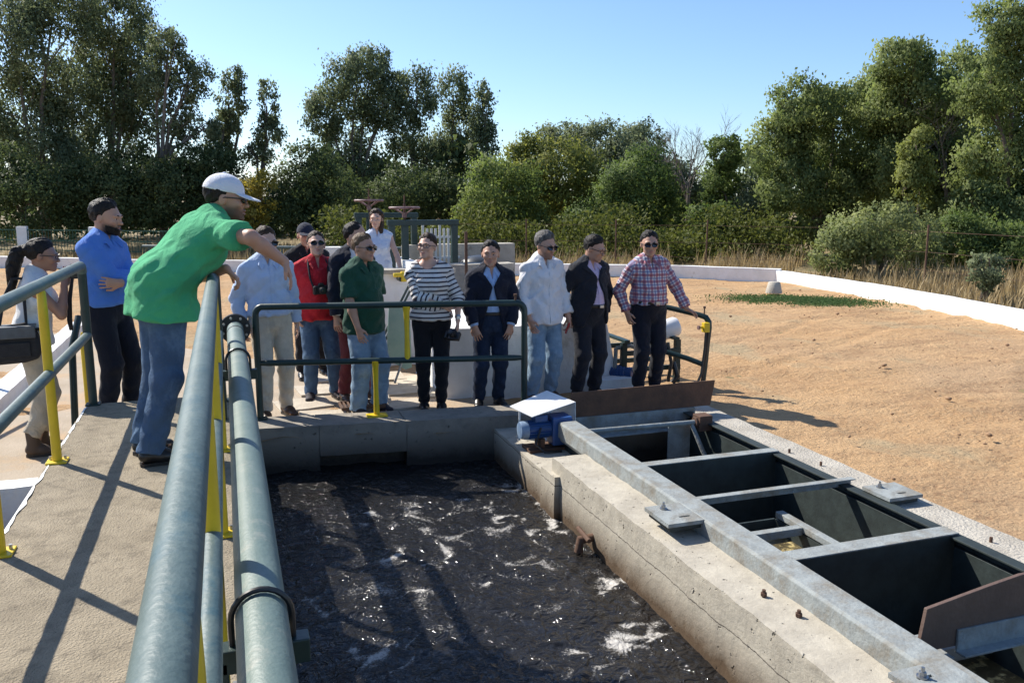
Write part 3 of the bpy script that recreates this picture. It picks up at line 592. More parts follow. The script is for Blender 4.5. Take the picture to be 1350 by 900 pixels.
WHEELR = mat('faded_red_paint', (.11, .045, .045), (.24, .15, .135), scale=10, rough=.5, bump=.1)
def gate(cx, y, ztop, w, wheel_dx, zw, label):
    g_ = empty('sluice_gate', (cx, y, 0), label=label, cat='sluice gate')
    h = w / 2
    for sx in (-1, 1):
        b = MB(); b.box(sx * h - .045, sx * h + .045, -.05, .05, .6, ztop - .001); b.build('upright', GREENP, g_, bevel=.004)
    b = MB(); b.box(-h - .06, h + .06, -.06, .06, ztop, ztop + .075); b.build('head_beam', GREENP, g_, bevel=.004)
    b = MB(); b.box(wheel_dx - .05, wheel_dx + .05, -.03, .03, .7, ztop - .001); b.build('gate_stem', GREENP, g_, bevel=.003)
    b = MB(); b.tube([(wheel_dx, 0, ztop + .07), (wheel_dx, 0, zw + .06)], .018, 10); b.tube([(wheel_dx, 0, zw + .06), (wheel_dx, 0, zw + .18)], .010, 8); b.build('spindle', RUST, g_, smooth=True)
    b = MB(); rr = .21
    b.tube([(wheel_dx + rr * math.cos(a), rr * math.sin(a), zw) for a in np.linspace(0, 2 * math.pi, 28, endpoint=False)], .017, 10, closed=True)
    wh = b.build('hand_wheel', WHEELR, g_, smooth=True)
    b = MB()
    for k in range(4):
        a = k * math.pi / 2 + .5; b.tube([(wheel_dx, 0, zw - .10), (wheel_dx + rr * math.cos(a), rr * math.sin(a), zw)], .010, 8)
    b.lathe((wheel_dx, 0, zw - .14), (0, 0, 1), [(.035, 0), (.035, .07)], 12); b.build('spokes', WHEELR, wh, smooth=True)
    return g_
gate(2.73, 12.0, 1.55, .93, -.27, 1.80, 'dark green sluice gate frame with a red hand wheel')
gate(2.36, 12.9, 1.64, .86, -.26, 1.90, 'sluice gate with a brown hand wheel behind the dark haired woman')

r = empty('picket_guard', (2.85, 12.55, 0), label='white picket guard on the concrete wall behind the striped woman', cat='picket fence')
PW = mat('white_picket_paint', (.72, .72, .68), (.6, .59, .54), rough=.6, scale=9)
for k in range(9):
    b = MB(); b.box(-.018, .018, -.008, .008, 0, .62 if k % 4 else .7); o = b.build('picket', PW, r, bevel=.002); o.location = (k * .066, 0, .86)
for zz in (1.02, 1.33):
    b = MB(); b.box(-.05, .58, .009, .025, zz, zz + .035); b.build('rail', PW, r)
t = MB(); t.tube([(3.15, 11.2, .0), (3.15, 11.2, 1.48)], .022, 10); tag(t.build('rusty_pole', RUST, None, smooth=True), 'thin rusty pole beside the white pickets', 'pole')

# pale green steel panel and the sloping stair rails by it
r = empty('green_panel', (1.70, 8.62, 0), label='pale green dented steel panel propped up behind the dark green polo shirt', cat='panel')
PG = mat('pale_green_sheet', (.20, .33, .29), (.26, .38, .33), rough=.6, scale=6, c3=(.10, .14, .12), s3=5, t3=(.6, .72))
b = MB(); b.prism([(-.16, .26), (-.05, .20), (.04, .14), (.11, .16), (.10, .78), (-.12, .84)], 1, -.008, .008); b.build('sheet', PG, r, bevel=.002)
b = MB(); b.tube([(-.1, .01, .3), (-.22, -.1, .03)], .012, 8); b.tube([(.02, .01, .25), (-.10, -.12, .03)], .012, 8); b.build('prop', GALV, r)
r = empty('stair_rail', (1.75, 8.8, 0), label='thin dark sloping stair rail beside the striped blouse', cat='railing')
for dx in (0, .09):
    b = MB(); b.tube([(-.30 + dx, dx * 2, .30), (.30 + dx, dx * 2, 1.42)], .014, 8); b.build('bar', GREENP, r, smooth=True)
b = MB(); b.box(-.32, .02, .02, .04, .28, .34); b.build('foot_bar', GREENP, r)
r = empty('valve', (1.93, 9.7, 1.0), label='small yellow valve on the white channel wall', cat='valve')
b = MB(); b.tube([(0, .16, 0), (0, .0, 0)], .03, 10); b.build('body', GREENP, r, smooth=True)
b = MB(); b.tube([(-.09, -.01, .05), (.05, -.01, .05)], .026, 8); b.box(.0, .07, -.03, .03, -.03, .09); b.build('handle', YELL, r, bevel=.006)
r = empty('drain_grate', (1.12, 7.62, .03), label='small iron drain grate in the paving by the dark red trousers', cat='grate')
b = MB(); b.box(-.2, .2, -.13, -.115, 0, .03); b.box(-.2, .2, .115, .13, 0, .03); b.box(-.2, -.185, -.115, .115, 0, .03); b.box(.185, .2, -.115, .115, 0, .03); b.build('frame', RUST, r)
for k in range(9):
    b = MB(); b.box(-.165 + k * .04, -.15 + k * .04, -.115, .115, .005, .027); b.build('bar', RUST, r)

# pump set on a frame, at the yard side
r = empty('pump_frame', (4.2, 8.05, 0), label='dark steel pump frame with a white drum beside the plaid shirted man', cat='pump')
for (x, y) in [(-.28, -.22), (.36, -.22), (-.28, .22), (.36, .22)]:
    b = MB(); b.box(x - .03, x + .03, y - .03, y + .03, -.03, .44); b.build('leg', GREENP, r, bevel=.004)
for zz in (.12, .30): 
    [MB().box(-.31, .39, ya, yb, zz, zz + .05).build('cross_rail', GREENP, r, bevel=.003) for ya, yb in ((-.255, -.225), (.225, .255))]
[MB().box(x_ - .03, x_ + .03, -.27, .27, .44, .47).build('saddle_bar', GREENP, r, bevel=.003) for x_ in (.10, .33, -.26)]
M_ = Matrix.Rotation(R(-25), 4, 'Y') 
b = MB(); ax = Vector((.9, -.15, .28)).normalized(); b.lathe((.36, -.10, .55), ax, [(.02, -.24), (.10, -.235), (.108, -.2), (.108, .04), (.088, .07), (.02, .075)], 22); b.build('drum', WHSHEET, r, smooth=True)
b = MB(); b.lathe((-.42, -.1, .12), (.75, -.65, 0), [(.03, -.01), (.075, 0), (.075, .2), (.06, .21), (.06, .28)], 18)
for k in range(5): b.lathe((-.42 + .75 * (.03 + k * .035), -.1 - .65 * (.03 + k * .035), .12), (.75, -.65, 0), [(.084, 0), (.084, .012)], 18)
b.build('pump_motor', BLUEM, r, smooth=True)
b = MB(); b.tube([(-.36, -.2, .38), (-.2, -.22, .40), (-.1, -.22, .36)], .022, 10); b.tube([(-.36, -.2, .38), (-.37, -.2, .14)], .022, 10); b.build('pipe', GALV, r, smooth=True)
b = MB(); b.tube([(.30, -.25, .2), (.33, -.3, .05), (.28, -.28, -.02)], .03, 10); b.tube([(.22, -.26, .42), (.25, -.3, .2), (.22, -.29, 0)], .02, 8); b.build('hose', BLACK, r, smooth=True)

r = empty('bent_handrail', (4.5, 7.6, 0), label='bent green handrail held by the man in the plaid shirt', cat='handrail')
pts = [(-.30, .30, .84), (-.10, .12, .80), (.12, -.10, .745), (.165, -.15, .725), (.185, -.175, .68), (.188, -.18, .62), (.178, -.18, .45), (.165, -.18, .25), (.145, -.18, .05), (.13, -.18, -.03)]
b = MB(); b.tube(pts, [.028] * 3 + [.030] * 3 + [.024] * 4, 14); b.build('top_tube', GREENP, r, smooth=True)
b = MB(); b.tube([(-.42, .28, .42), (.02, -.06, .285), (.15, -.17, .23)], .028, 12); b.build('middle_tube', GREENP, r, smooth=True)
b = MB(); b.tube([(.15, -.19, .60), (.135, -.2, .4), (.10, -.21, .15), (.02, -.22, -.02)], .014, 8); b.tube([(.17, -.2, .60), (.155, -.2, .35), (.12, -.2, .1), (.09, -.2, -.02)], .012, 8); b.build('conduit', BLACK, r, smooth=True)
b = MB(); b.box(.10, .165, -.235, -.175, .58, .68); b.tube([(.10, -.2, .63), (.06, -.2, .63)], .016, 8); sb = b.build('switch_box', YELL, r, bevel=.012)
b = MB(); b.tube([(.06, -.2, .63), (.045, -.2, .63)], .022, 10); b.build('switch_button', WHEELR, sb)
b = MB(); b.tube([(.15, -.14, .74), (.15, -.14, .83)], .007, 8); b.tube([(.15, -.14, .82), (.15, -.14, .84)], .014, 8); b.build('hook_bolt', RUST, r)

# concrete marker and a patch of grass in the yard
r = MB(); r.lathe((10.85, 14.75, -.03), (0, 0, 1), [(.17, 0), (.165, .04), (.12, .22), (.10, .235), (.02, .24)], 18)
tag(r.build('concrete_marker', CONCW, None, smooth=True), 'small conical concrete marker in the sand near the wall', 'marker')

# ================================================================ left side
cb = rough_block('white_kerb', WHITEP, -2.22, -2.02, 6.2, 13.6, -.05, .14, res=.16, amp=.006, edge=.010, seed=71)
tag(cb, 'white painted kerb behind the woman taking pictures', 'kerb')
cb = rough_block('white_pit_wall', WHITEP, -2.36, -1.035, 6.02, 6.20, -.62, .07, res=.08, amp=.005, edge=.010, seed=75)
tag(cb, 'low white pit wall against the walkway', 'wall')
cb = rough_block('white_pit_wall', WHITEP, -2.42, -2.28, 4.6, 6.015, -.62, .05, res=.12, amp=.005, edge=.010, seed=77)
tag(cb, 'white pit wall parallel to the walkway, across the grating', 'wall')
tag(MB().add([(-2.4, 4.6, -.60), (-1.0, 4.6, -.60), (-1.0, 6.1, -.60), (-2.4, 6.1, -.60)], [(0, 1, 2, 3)]).build('pit_floor', CONC), kind='structure')
tag(rough_block('pit_end_wall', CONC, -2.42, -1.035, 4.5, 4.68, -.62, -.03, res=.2, amp=.004, edge=.008), 'plain concrete end wall of the grating pit', 'wall')
r = empty('pit_grating', (-1.5, 5.5, -.30), label='dark steel grating in the pit beside the walkway, below the white pit wall', cat='grating')
[MB().box(-.75, .46, ya, yb, 0, .03).build('frame_bar', RUST, r) for ya, yb in ((-.75, -.73), (.49, .51))]
for k in range(25):
    b = MB(); b.box(-.74 + k * .047, -.72 + k * .047, -.73, .49, 0, .027); b.build('bar', RUST, r)
r = empty('stair_railing', (-1.22, 7.5, 0), label='short green and yellow stair railing between the woman and the man in blue', cat='railing')
b = MB(); b.tube([(-.03, -.1, 0), (-.0, -.08, .75), (.04, .1, .98)], .028, 12); b.build('rail', GREENP, r, smooth=True)
b = MB(); b.tube([(.03, .3, 0), (.03, .3, .1), (.03, .3, .75), (.03, .3, .82)], [.03, .03, .03, .016], 12); b.build('post', YELL, r, smooth=True)
r = empty('side_railing', (-2.6, 8.2, 0), label='grey tube railing by the white kerb at the picture woman\'s back', cat='railing')
for zz in (1.02, .52):
    b = MB(); b.tube([(-.5, -1.6, zz), (.22, 1.1, zz)], .026, 12); b.build('rail', RAILP, r, smooth=True)
for (x, y) in [(.22, 1.1), (-.27, -.75)]:
    b = MB(); b.tube([(x, y, 0), (x, y, 1.02)], .026, 12); b.build('post', RAILP, r, smooth=True)

# far fence: white posts, mesh panels, guard rail
fence = []
for k, (x, y) in enumerate([(-5.95, 29.6), (-3.75, 28.2), (-8.4, 31.0)]):
    c = rough_block('white_post', WHITEP, -.14, .14, -.14, .14, -.1, 1.06, res=.2, amp=.006, edge=.01, seed=k * 3)
    c.location = (x, y, 0)
    tag(c, 'square white post of the far mesh fence', 'post', 'white posts of the far fence')
MESHG = mat('green_mesh_wire', (.03, .11, .07), (.025, .08, .055), rough=.5, scale=10)
for k, (a, b_) in enumerate([((-5.8, 29.5), (-3.9, 28.3)), ((-3.6, 28.1), (-.6, 26.2)), ((-8.3, 30.9), (-6.1, 29.7))]):
    f = empty('mesh_fence', ((a[0] + b_[0]) / 2, (a[1] + b_[1]) / 2, 0), math.atan2(b_[1] - a[1], b_[0] - a[0]), 'green welded mesh fence panel between white posts' if k != 1 else 'green welded mesh fence panel running on past the last white post', 'fence', 'mesh fence panels' if k != 1 else None)
    L = math.hypot(b_[0] - a[0], b_[1] - a[1]) / 2
    m_ = MB()
    for i in range(int(2 * L / .11) + 1): m_.box(-L + i * .11 - .006, -L + i * .11 + .006, -.006, .006, .3, .96)
    m_.build('wires', MESHG, f)['kind'] = 'stuff'
    for zz in (.32, .62, .94): 
        m_ = MB(); m_.box(-L, L, .007, .027, zz, zz + .03); m_.build('rail', MESHG, f)
r = empty('guard_rail', (1.5, 24.6, 0), math.atan2(-3.4, 7.0), 'grey pipe guard rail behind the low white wall', 'rail')
b = MB(); b.tube([(-4.2, 0, .55), (4.4, 0, .55)], .045, 10); b.build('pipe', RAILP, r, smooth=True)
for k in range(5):
    b = MB(); b.tube([(-4.0 + k * 2, 0, -.05), (-4.0 + k * 2, 0, .55)], .03, 8); b.build('post', RAILP, r)

# wire fence beyond the yard: thin posts and strands
wf = []
pp = [(14.2, 7.2), (14.4, 9.6), (14.6, 12.0), (14.7, 14.6), (14.2, 17.4), (12.2, 19.6), (10.2, 21.0), (8.0, 22.2), (5.8, 23.4)]
for k, (x, y) in enumerate(pp):
    b = MB(); b.tube([(0, 0, -.05), (.01 * (k % 3 - 1), 0, 1.35)], .022, 8); o = b.build('fence_post', RUST, None); o.location = (x, y, 0)
    tag(o, 'thin rusty wire fence post in the dry grass', 'post', 'wire fence posts in the dry grass')
for k in range(len(pp) - 1):
    b = MB()
    for zz in (.35, .75, 1.2): b.tube([(*pp[k], zz), (*pp[k + 1], zz)], .004, 4)
    tag(b.build('fence_wire', RUST, None), 'thin wire strands strung between rusty fence posts', 'wire', 'fence wire spans')

# made-up dark dome standing in for a car roof over the concrete wall
b = MB(); b.lathe((3.62, 12.2, 0), (0, 0, 1), [(.30, -.09), (.30, .90), (.29, .97), (.24, 1.03), (.14, 1.07), (.02, 1.085)], 24)
tag(b.build('car_roof_stand_in', mat('dark_grey_dome', (.05, .055, .06), (.035, .04, .045), rough=.4, scale=6), None, smooth=True), 'dark rounded stand-in for a car roof behind the bare concrete wall', 'cover')
# ================================================================ PEOPLE
# A body is one implicit surface (smooth union of tapered elliptical limbs) turned into one mesh;
# clothes are looser surfaces round the same limbs.
def unit(v): v = np.asarray(v, float); return v / max(np.linalg.norm(v), 1e-9)
class Field:
    def __init__(s, lo, hi, h):
        s.lo = np.asarray(lo, float); s.h = h
        s.n = np.ceil((np.asarray(hi) - s.lo) / h).astype(int) + 1
        s.d = np.full(s.n, 1.0, np.float32)
        s.ax = [(s.lo[i] + np.arange(s.n[i]) * h).astype(np.float32) for i in range(3)]
    def reg(s, lo, hi):
        a = np.clip(np.floor((np.asarray(lo) - s.lo) / s.h).astype(int), 0, s.n - 1)
        b = np.clip(np.ceil((np.asarray(hi) - s.lo) / s.h).astype(int) + 1, 1, s.n)
        if np.any(b <= a): return None
        sl = tuple(slice(a[i], b[i]) for i in range(3))
        return sl, s.ax[0][sl[0]][:, None, None], s.ax[1][sl[1]][None, :, None], s.ax[2][sl[2]][None, None, :]
    def comb(s, sl, d, k, op):
        o = s.d[sl]
        if op == 'add':
            if k > 0:
                hh = np.clip(.5 + .5 * (o - d) / k, 0, 1); s.d[sl] = o * (1 - hh) + d * hh - k * hh * (1 - hh)
            else: s.d[sl] = np.minimum(o, d)
        else:
            d = -d
            if k > 0:
                hh = np.clip(.5 - .5 * (o - d) / k, 0, 1); s.d[sl] = o * (1 - hh) + d * hh + k * hh * (1 - hh)
            else: s.d[sl] = np.maximum(o, d)
    def cap(s, p, off=0.0, op='add', k=None):
        p0, p1, A0, A1, side, kk = p['p0'], p['p1'], p['A0'], p['A1'], p['side'], p['k'] if k is None else k
        A0 = np.asarray(A0) + off; A1 = np.asarray(A1) + off
        mr = max(A0.max(), A1.max()); mg = mr + kk + 3 * s.h
        q = s.reg(np.minimum(p0, p1) - mg, np.maximum(p0, p1) + mg)
        if q is None: return
        sl, X, Y, Z = q
        ax = p1 - p0; L = np.linalg.norm(ax); ax = ax / max(L, 1e-9)
        sd_ = np.asarray(side, float); sd_ = sd_ - ax * (sd_ @ ax)
        if np.linalg.norm(sd_) < 1e-3: sd_ = np.cross(ax, [0, 1, 0.1])
        sd_ = unit(sd_); fr = np.cross(ax, sd_)
        x, y, z = X - p0[0], Y - p0[1], Z - p0[2]
        al = x * ax[0] + y * ax[1] + z * ax[2]; t = np.clip(al / max(L, 1e-9), 0, 1)
        u = x * sd_[0] + y * sd_[1] + z * sd_[2]; v = x * fr[0] + y * fr[1] + z * fr[2]; w = al - t * L
        a = A0[0] + (A1[0] - A0[0]) * t; b = A0[1] + (A1[1] - A0[1]) * t; c = np.minimum(a, b)
        d = (np.sqrt((u / a) ** 2 + (v / b) ** 2 + (w / c) ** 2) - 1) * c
        if p.get('flat'): d = np.maximum(d, al - L)
        if p.get('flat0'): d = np.maximum(d, -al)
        s.comb(sl, d.astype(np.float32), kk, op)
    def fn(s, lo, hi, f, k=0.0, op='add'):
        q = s.reg(lo, hi)
        if q is None: return
        sl, X, Y, Z = q; s.comb(sl, f(X, Y, Z).astype(np.float32), k, op)
    def wrinkle(s, amp, fr, seed):
        X, Y, Z = s.ax[0][:, None, None], s.ax[1][None, :, None], s.ax[2][None, None, :]
        r = np.random.default_rng(seed); ph = r.uniform(0, 6.28, 8)
        a = np.sin(fr * (.5 * X + .35 * Y + .9 * Z) + 1.8 * np.sin(fr * .45 * (X - Y) + ph[0]) + ph[1]) * np.sin(fr * .3 * (X + .6 * Z) + ph[2])
        b = np.sin(fr * 1.7 * (-.6 * X + .2 * Y + .5 * Z) + 1.5 * np.sin(fr * .7 * (Y + Z) + ph[3]) + ph[4])
        s.d += (amp * (.7 * a + .45 * b - .75)).astype(np.float32)

CORN = np.array([[i, j, k] for i in (0, 1) for j in (0, 1) for k in (0, 1)])
EDG = [(a, b) for a in range(8) for b in range(a + 1, 8) if np.abs(CORN[a] - CORN[b]).sum() == 1]
def surface(F):
    d = F.d; d[0] = d[-1] = 1; d[:, 0] = d[:, -1] = 1; d[:, :, 0] = d[:, :, -1] = 1
    ins = d < 0; n = np.array(d.shape) - 1
    cnt = np.zeros(n, np.int8)
    for c in CORN: cnt += ins[c[0]:c[0] + n[0], c[1]:c[1] + n[1], c[2]:c[2] + n[2]]
    act = np.argwhere((cnt > 0) & (cnt < 8))
    if len(act) == 0: return np.zeros((0, 3)), np.zeros((0, 4), int)
    vals = np.stack([d[act[:, 0] + c[0], act[:, 1] + c[1], act[:, 2] + c[2]] for c in CORN], 1)
    acc = np.zeros((len(act), 3)); m = np.zeros(len(act))
    for a, b in EDG:
        va, vb = vals[:, a], vals[:, b]; cr = (va < 0) != (vb < 0)
        t = np.where(cr, va / np.where(cr, va - vb, 1), 0)
        acc += np.where(cr[:, None], CORN[a] + (CORN[b] - CORN[a]) * t[:, None], 0); m += cr
    V = F.lo + (act + acc / m[:, None]) * F.h
    vid = np.full(n, -1, np.int64); vid[act[:, 0], act[:, 1], act[:, 2]] = np.arange(len(act))
    quads = []
    for axx in range(3):
        o1, o2 = [(1, 2), (2, 0), (0, 1)][axx]
        sl0 = [slice(1, n[i]) for i in range(3)]; sl0[axx] = slice(0, n[axx])
        sl1 = list(sl0); sl1[axx] = slice(1, n[axx] + 1)
        A = ins[tuple(sl0)]; Bb = ins[tuple(sl1)]
        e = np.argwhere(A != Bb)
        base = np.array([1, 1, 1]); base[axx] = 0; c = e + base
        s1 = np.zeros(3, int); s1[o1] = 1; s2 = np.zeros(3, int); s2[o2] = 1
        q = [c - s1 - s2, c - s2, c, c - s1]
        q = np.stack([vid[k[:, 0], k[:, 1], k[:, 2]] for k in q], 1)
        fl = A[tuple(e.T)]
        q = np.where(fl[:, None], q, q[:, ::-1]); quads.append(q)
    return V, np.concatenate(quads)

def prim(p0, p1, r0, r1, side=(1, 0, 0), k=.03, flat=False, flat0=False):
    f = lambda r: (r, r) if np.isscalar(r) else r
    return dict(p0=np.asarray(p0, float), p1=np.asarray(p1, float), A0=f(r0), A1=f(r1), side=side, k=k, flat=flat, flat0=flat0)
def ik(sh, wr, hint, l1, l2):
    d = wr - sh; L = np.linalg.norm(d); mx = (l1 + l2) * .995
    if L > mx: wr = sh + d / L * mx; d = wr - sh; L = mx
    a = (l1 * l1 - l2 * l2 + L * L) / (2 * L); hgt = math.sqrt(max(l1 * l1 - a * a, 0)); u = d / L
    hv = hint - sh; hv = hv - u * (hv @ u); hv = unit(hv)
    return sh + u * a + hv * hgt, wr
def rotx(a): c, s = math.cos(a), math.sin(a); return np.array([[1, 0, 0], [0, c, -s], [0, s, c]])
def rotz(a): c, s = math.cos(a), math.sin(a); return np.array([[c, -s, 0], [s, c, 0], [0, 0, 1]])
def roty(a): c, s = math.cos(a), math.sin(a); return np.array([[c, 0, s], [0, 1, 0], [-s, 0, c]])

def skin_mat(name, c, lip):
    m = bpy.data.materials.new(name); m.use_nodes = True; n, l = nmat(m); b = n['Principled BSDF']
    b.inputs['Roughness'].default_value = .48; b.inputs['Specular IOR Level'].default_value = .4
    at = n.new('ShaderNodeAttribute'); at.attribute_name = 'lip'
    tc = n.new('ShaderNodeTexCoord'); nz = n.new('ShaderNodeTexNoise'); nz.inputs['Scale'].default_value = 22; l.new(tc.outputs['Object'], nz.inputs['Vector'])
    m1 = n.new('ShaderNodeMix'); m1.data_type = 'RGBA'; m1.inputs['A'].default_value = (*c, 1); m1.inputs['B'].default_value = (c[0] * .9, c[1] * .8, c[2] * .76, 1); l.new(nz.outputs['Fac'], m1.inputs['Factor'])
    mx = n.new('ShaderNodeMix'); mx.data_type = 'RGBA'; mx.inputs['B'].default_value = (*lip, 1); l.new(m1.outputs['Result'], mx.inputs['A']); l.new(at.outputs['Fac'], mx.inputs['Factor'])
    a2 = n.new('ShaderNodeAttribute'); a2.attribute_name = 'stub'; m2 = n.new('ShaderNodeMix'); m2.data_type = 'RGBA'; m2.inputs['B'].default_value = (.035, .024, .018, 1); l.new(mx.outputs['Result'], m2.inputs['A']); l.new(a2.outputs['Fac'], m2.inputs['Factor'])
    l.new(m2.outputs['Result'], b.inputs['Base Color']); b.inputs['Subsurface Weight'].default_value = .08; b.inputs['Subsurface Radius'].default_value = (.6, .25, .15); b.inputs['Subsurface Scale'].default_value = .01
    return m
SKIN = [skin_mat('skin_light', (.60, .38, .28), (.46, .20, .16)), skin_mat('skin_tan', (.50, .295, .205), (.38, .16, .125)), skin_mat('skin_brown', (.36, .20, .13), (.27, .11, .085))]
HAIRM = {'black': mat('hair_black', (.012, .010, .009), (.025, .02, .017), scale=60, spec=.15, rough=.5, bump=.5, bscale=120, stretch=(1, 1, .3)),
         'brown': mat('hair_brown', (.035, .021, .013), (.06, .038, .024), scale=60, spec=.15, rough=.5, bump=.5, bscale=120, stretch=(1, 1, .3)),
         'grey': mat('hair_greying', (.05, .045, .04), (.16, .15, .14), scale=70, spec=.15, rough=.55, bump=.5, bscale=120, stretch=(1, 1, .3)),
         'fair': mat('hair_light_brown', (.10, .062, .035), (.15, .10, .06), scale=60, spec=.15, rough=.5, bump=.5, bscale=120, stretch=(1, 1, .3))}
STUB = mat('stubble', (.24, .15, .11), (.13, .09, .07), scale=90, rough=.7, spec=.2)
EYEW = mat('eye_white', (.70, .68, .64), rough=.15, scale=3); IRIS = mat('iris_dark', (.02, .012, .008), rough=.1, scale=3)
def cloth(name, c, var=.8, rough=.85, bs=260, b=.45): return mat(name, c, tuple(x * var for x in c), scale=9, rough=rough, bump=b, bscale=bs, spec=.25, sheen=.1, fold=4.2, fscale=8)
def denim(name, c, worn): return mat(name, c, tuple(x * .75 for x in c), scale=7, rough=.85, bump=.45, bscale=300, fold=4.0, fscale=9, spec=.2, c3=worn, s3=4.5, t3=(.5, .72))

HID = 0
DECIM = []
def piece(F, name, m, parent, ratio=None, attrs=None):
    V, Q = surface(F)
    if len(V) == 0: return None
    a = attrs(V) if attrs else None
    o = np_mesh(name, V, Q, m, parent, True, a)
    if ratio: DECIM.append((o, ratio))
    return o

def person(label, loc, rz, H=1.66, g=1.0, sex='m', lean=0, skin=1, hair='black', hairstyle='short', head=(0, 0, 0), beard=None,
           wl=None, wr=None, hl=None, hr=None, handl=None, handr=None, feet=None, top=None, over=None, trousers=None, shoes=None,
           glasses=None, belly=0.0, eyes=True, shift=0.0, cap=None, belt=None, hipy=0.0, smile=False):
    """wl/wr: wrist targets, hl/hr: elbow hints, in metres for a 1.75 m body that faces -Y; hand: (finger dir, palm normal, curl)"""
    global HID; HID += 1; seed = HID
    root = empty('person', loc, R(rz), label, 'person', 'visitors on a tour of the plant')
    s = H / 1.75; f = sex == 'f'; A = lambda *v: np.array(v, float)
    sw = .160 if f else .178          # shoulder half width
    hipw = .092
    # --- joints (unscaled)
    P = A(0, hipy, .93)
    rgp = np.random.default_rng(seed * 17 + 3); tilt = R(rgp.uniform(-3.2, 3.2)) if lean < 20 else 0; swx = -math.sin(tilt) * .16
    def up(p, frac=1.0):
        q = A(*p) - A(0, 0, .96); q = roty(tilt * frac) @ rotx(R(lean) * frac) @ q; return q + A(0, hipy, .96)
    W = up((0, 0, 1.10), .75); C = up((0, .005, 1.30)); N = up((0, .015, 1.46)); Hd0 = up((0, -.005, 1.52))
    shL = up((sw, .012, 1.385)); shR = up((-sw, .012, 1.385))
    body_rot = rotx(R(lean))
    hx, hp, hr_ = head
    HR = rotz(R(hx)) @ rotx(R(lean * .35) + R(hp)) @ roty(R(hr_))
    HC = Hd0 + HR @ A(0, -.022, .108)                       # centre of head, eye level
    ft = feet or ((.10 + rgp.uniform(-.015, .05), rgp.uniform(-.09, .03), rgp.uniform(2, 20)), (-.10 - rgp.uniform(-.015, .05), rgp.uniform(-.09, .03), -rgp.uniform(2, 20)))
    legs = []
    for sx, (fx, fy, fa) in zip((1, -1), ft):
        hip = A(sx * hipw, hipy, .90); ank = A(fx, fy + .03, .085)
        kn, ank = ik(hip, ank, hip + A(sx * .03, -1, 0), .425, .405); legs.append((hip, kn, ank, fa))
    wl = A(*(wl or (.24, -.05, .865))); wr = A(*(wr or (-.24, -.05, .865)))
    hl = A(*(hl or (.34, .3, 1.1))); hr = A(*(hr or (-.34, .3, 1.1)))
    eL, wl = ik(shL, wl, hl, .285, .25); eR, wr = ik(shR, wr, hr, .285, .25)
    g_ = g
    tor = [prim(P + A(0, 0, -.03), P + A(0, 0, .09), (.158 * g_ * (1.04 if f else 1), .112 * g_), (.140 * g_ * (.97 if f else 1.03), .102 * g_ + belly * .5), k=.04),
           prim(P + A(0, 0, .09), W, (.140 * g_ * (.95 if f else 1.03), .102 * g_ + belly * .6), (.138 * g_ * (.93 if f else 1.04), .10 * g_ + belly * .5), k=.05),
           prim(W, C, (.138 * g_ * (.93 if f else 1.05), .100 * g_ + belly * .5), (.160 * (g_ * .5 + .5) * (.92 if f else 1), .108 * g_), k=.05),
           prim(C, up((0, .015, 1.385)), (.160 * (g_ * .5 + .5) * (.92 if f else 1), .108 * g_), (.150 * (.92 if f else 1), .085), k=.05)]
    if belly > .01: tor.append(prim(P + A(0, -.05 - belly, .10), W + A(0, -.045 - belly, .02), .085 * g_, .085 * g_, k=.09))
    if f: tor += [prim(up((sx * .065, -.075, 1.275)), up((sx * .06, -.085, 1.265)), .055, .05, k=.05) for sx in (1, -1)]
    tor += [prim(legs[0][0] + A(-.02, .06, -.02), legs[0][0] + A(-.02, .05, .03), .085, .08, k=.05), prim(legs[1][0] + A(.02, .06, -.02), legs[1][0] + A(.02, .05, .03), .085, .08, k=.05)]
    shd = [prim(N + (shL - N) * .35 + A(0, 0, -.02), shL, .056, .046 * (.9 if f else 1), k=.05), prim(N + (shR - N) * .35 + A(0, 0, -.02), shR, .056, .046 * (.9 if f else 1), k=.05),
           prim(N + body_rot @ A(0, .01, .015), shL * .6 + N * .4 + A(0, 0, .0), .048, .045, k=.04), prim(N + body_rot @ A(0, .01, .015), shR * .6 + N * .4, .048, .045, k=.04)]
    nr = .048 if f else .056
    neck = [prim(N + body_rot @ A(0, .0, -.03), HC + HR @ A(0, .028, -.07), nr * 1.08, nr * .98, k=.03)]
    ar = .85 if f else 1.0
    arms = {}
    for nm, sh, el, wt in (('l', shL, eL, wl), ('r', shR, eR, wr)):
        fm = el + (wt - el) * .3
        arms[nm] = ([prim(sh, el, .052 * ar, .041 * ar, k=.03)], [prim(el, fm, .040 * ar, .042 * ar, k=.02), prim(fm, wt, .042 * ar, .027 * ar, k=.02)])
    thigh, calf, foot = [], [], []
    for hip, kn, ank, fa in legs:
        thigh += [prim(hip, kn, .088 * (.6 + .4 * g_), .056, k=.03)]
        cm = kn + (ank - kn) * .32
        calf += [prim(kn, cm, .055, .057, k=.02), prim(cm, ank, .057, .037, k=.02)]
        fd = rotz(R(fa)) @ A(0, -1, 0)
        foot += [prim(ank + A(0, 0, -.04) - fd * .03, ank + fd * .14 + A(0, 0, -.055), (.034, .034), (.042, .024), side=np.cross(fd, [0, 0, 1]), k=.02)]
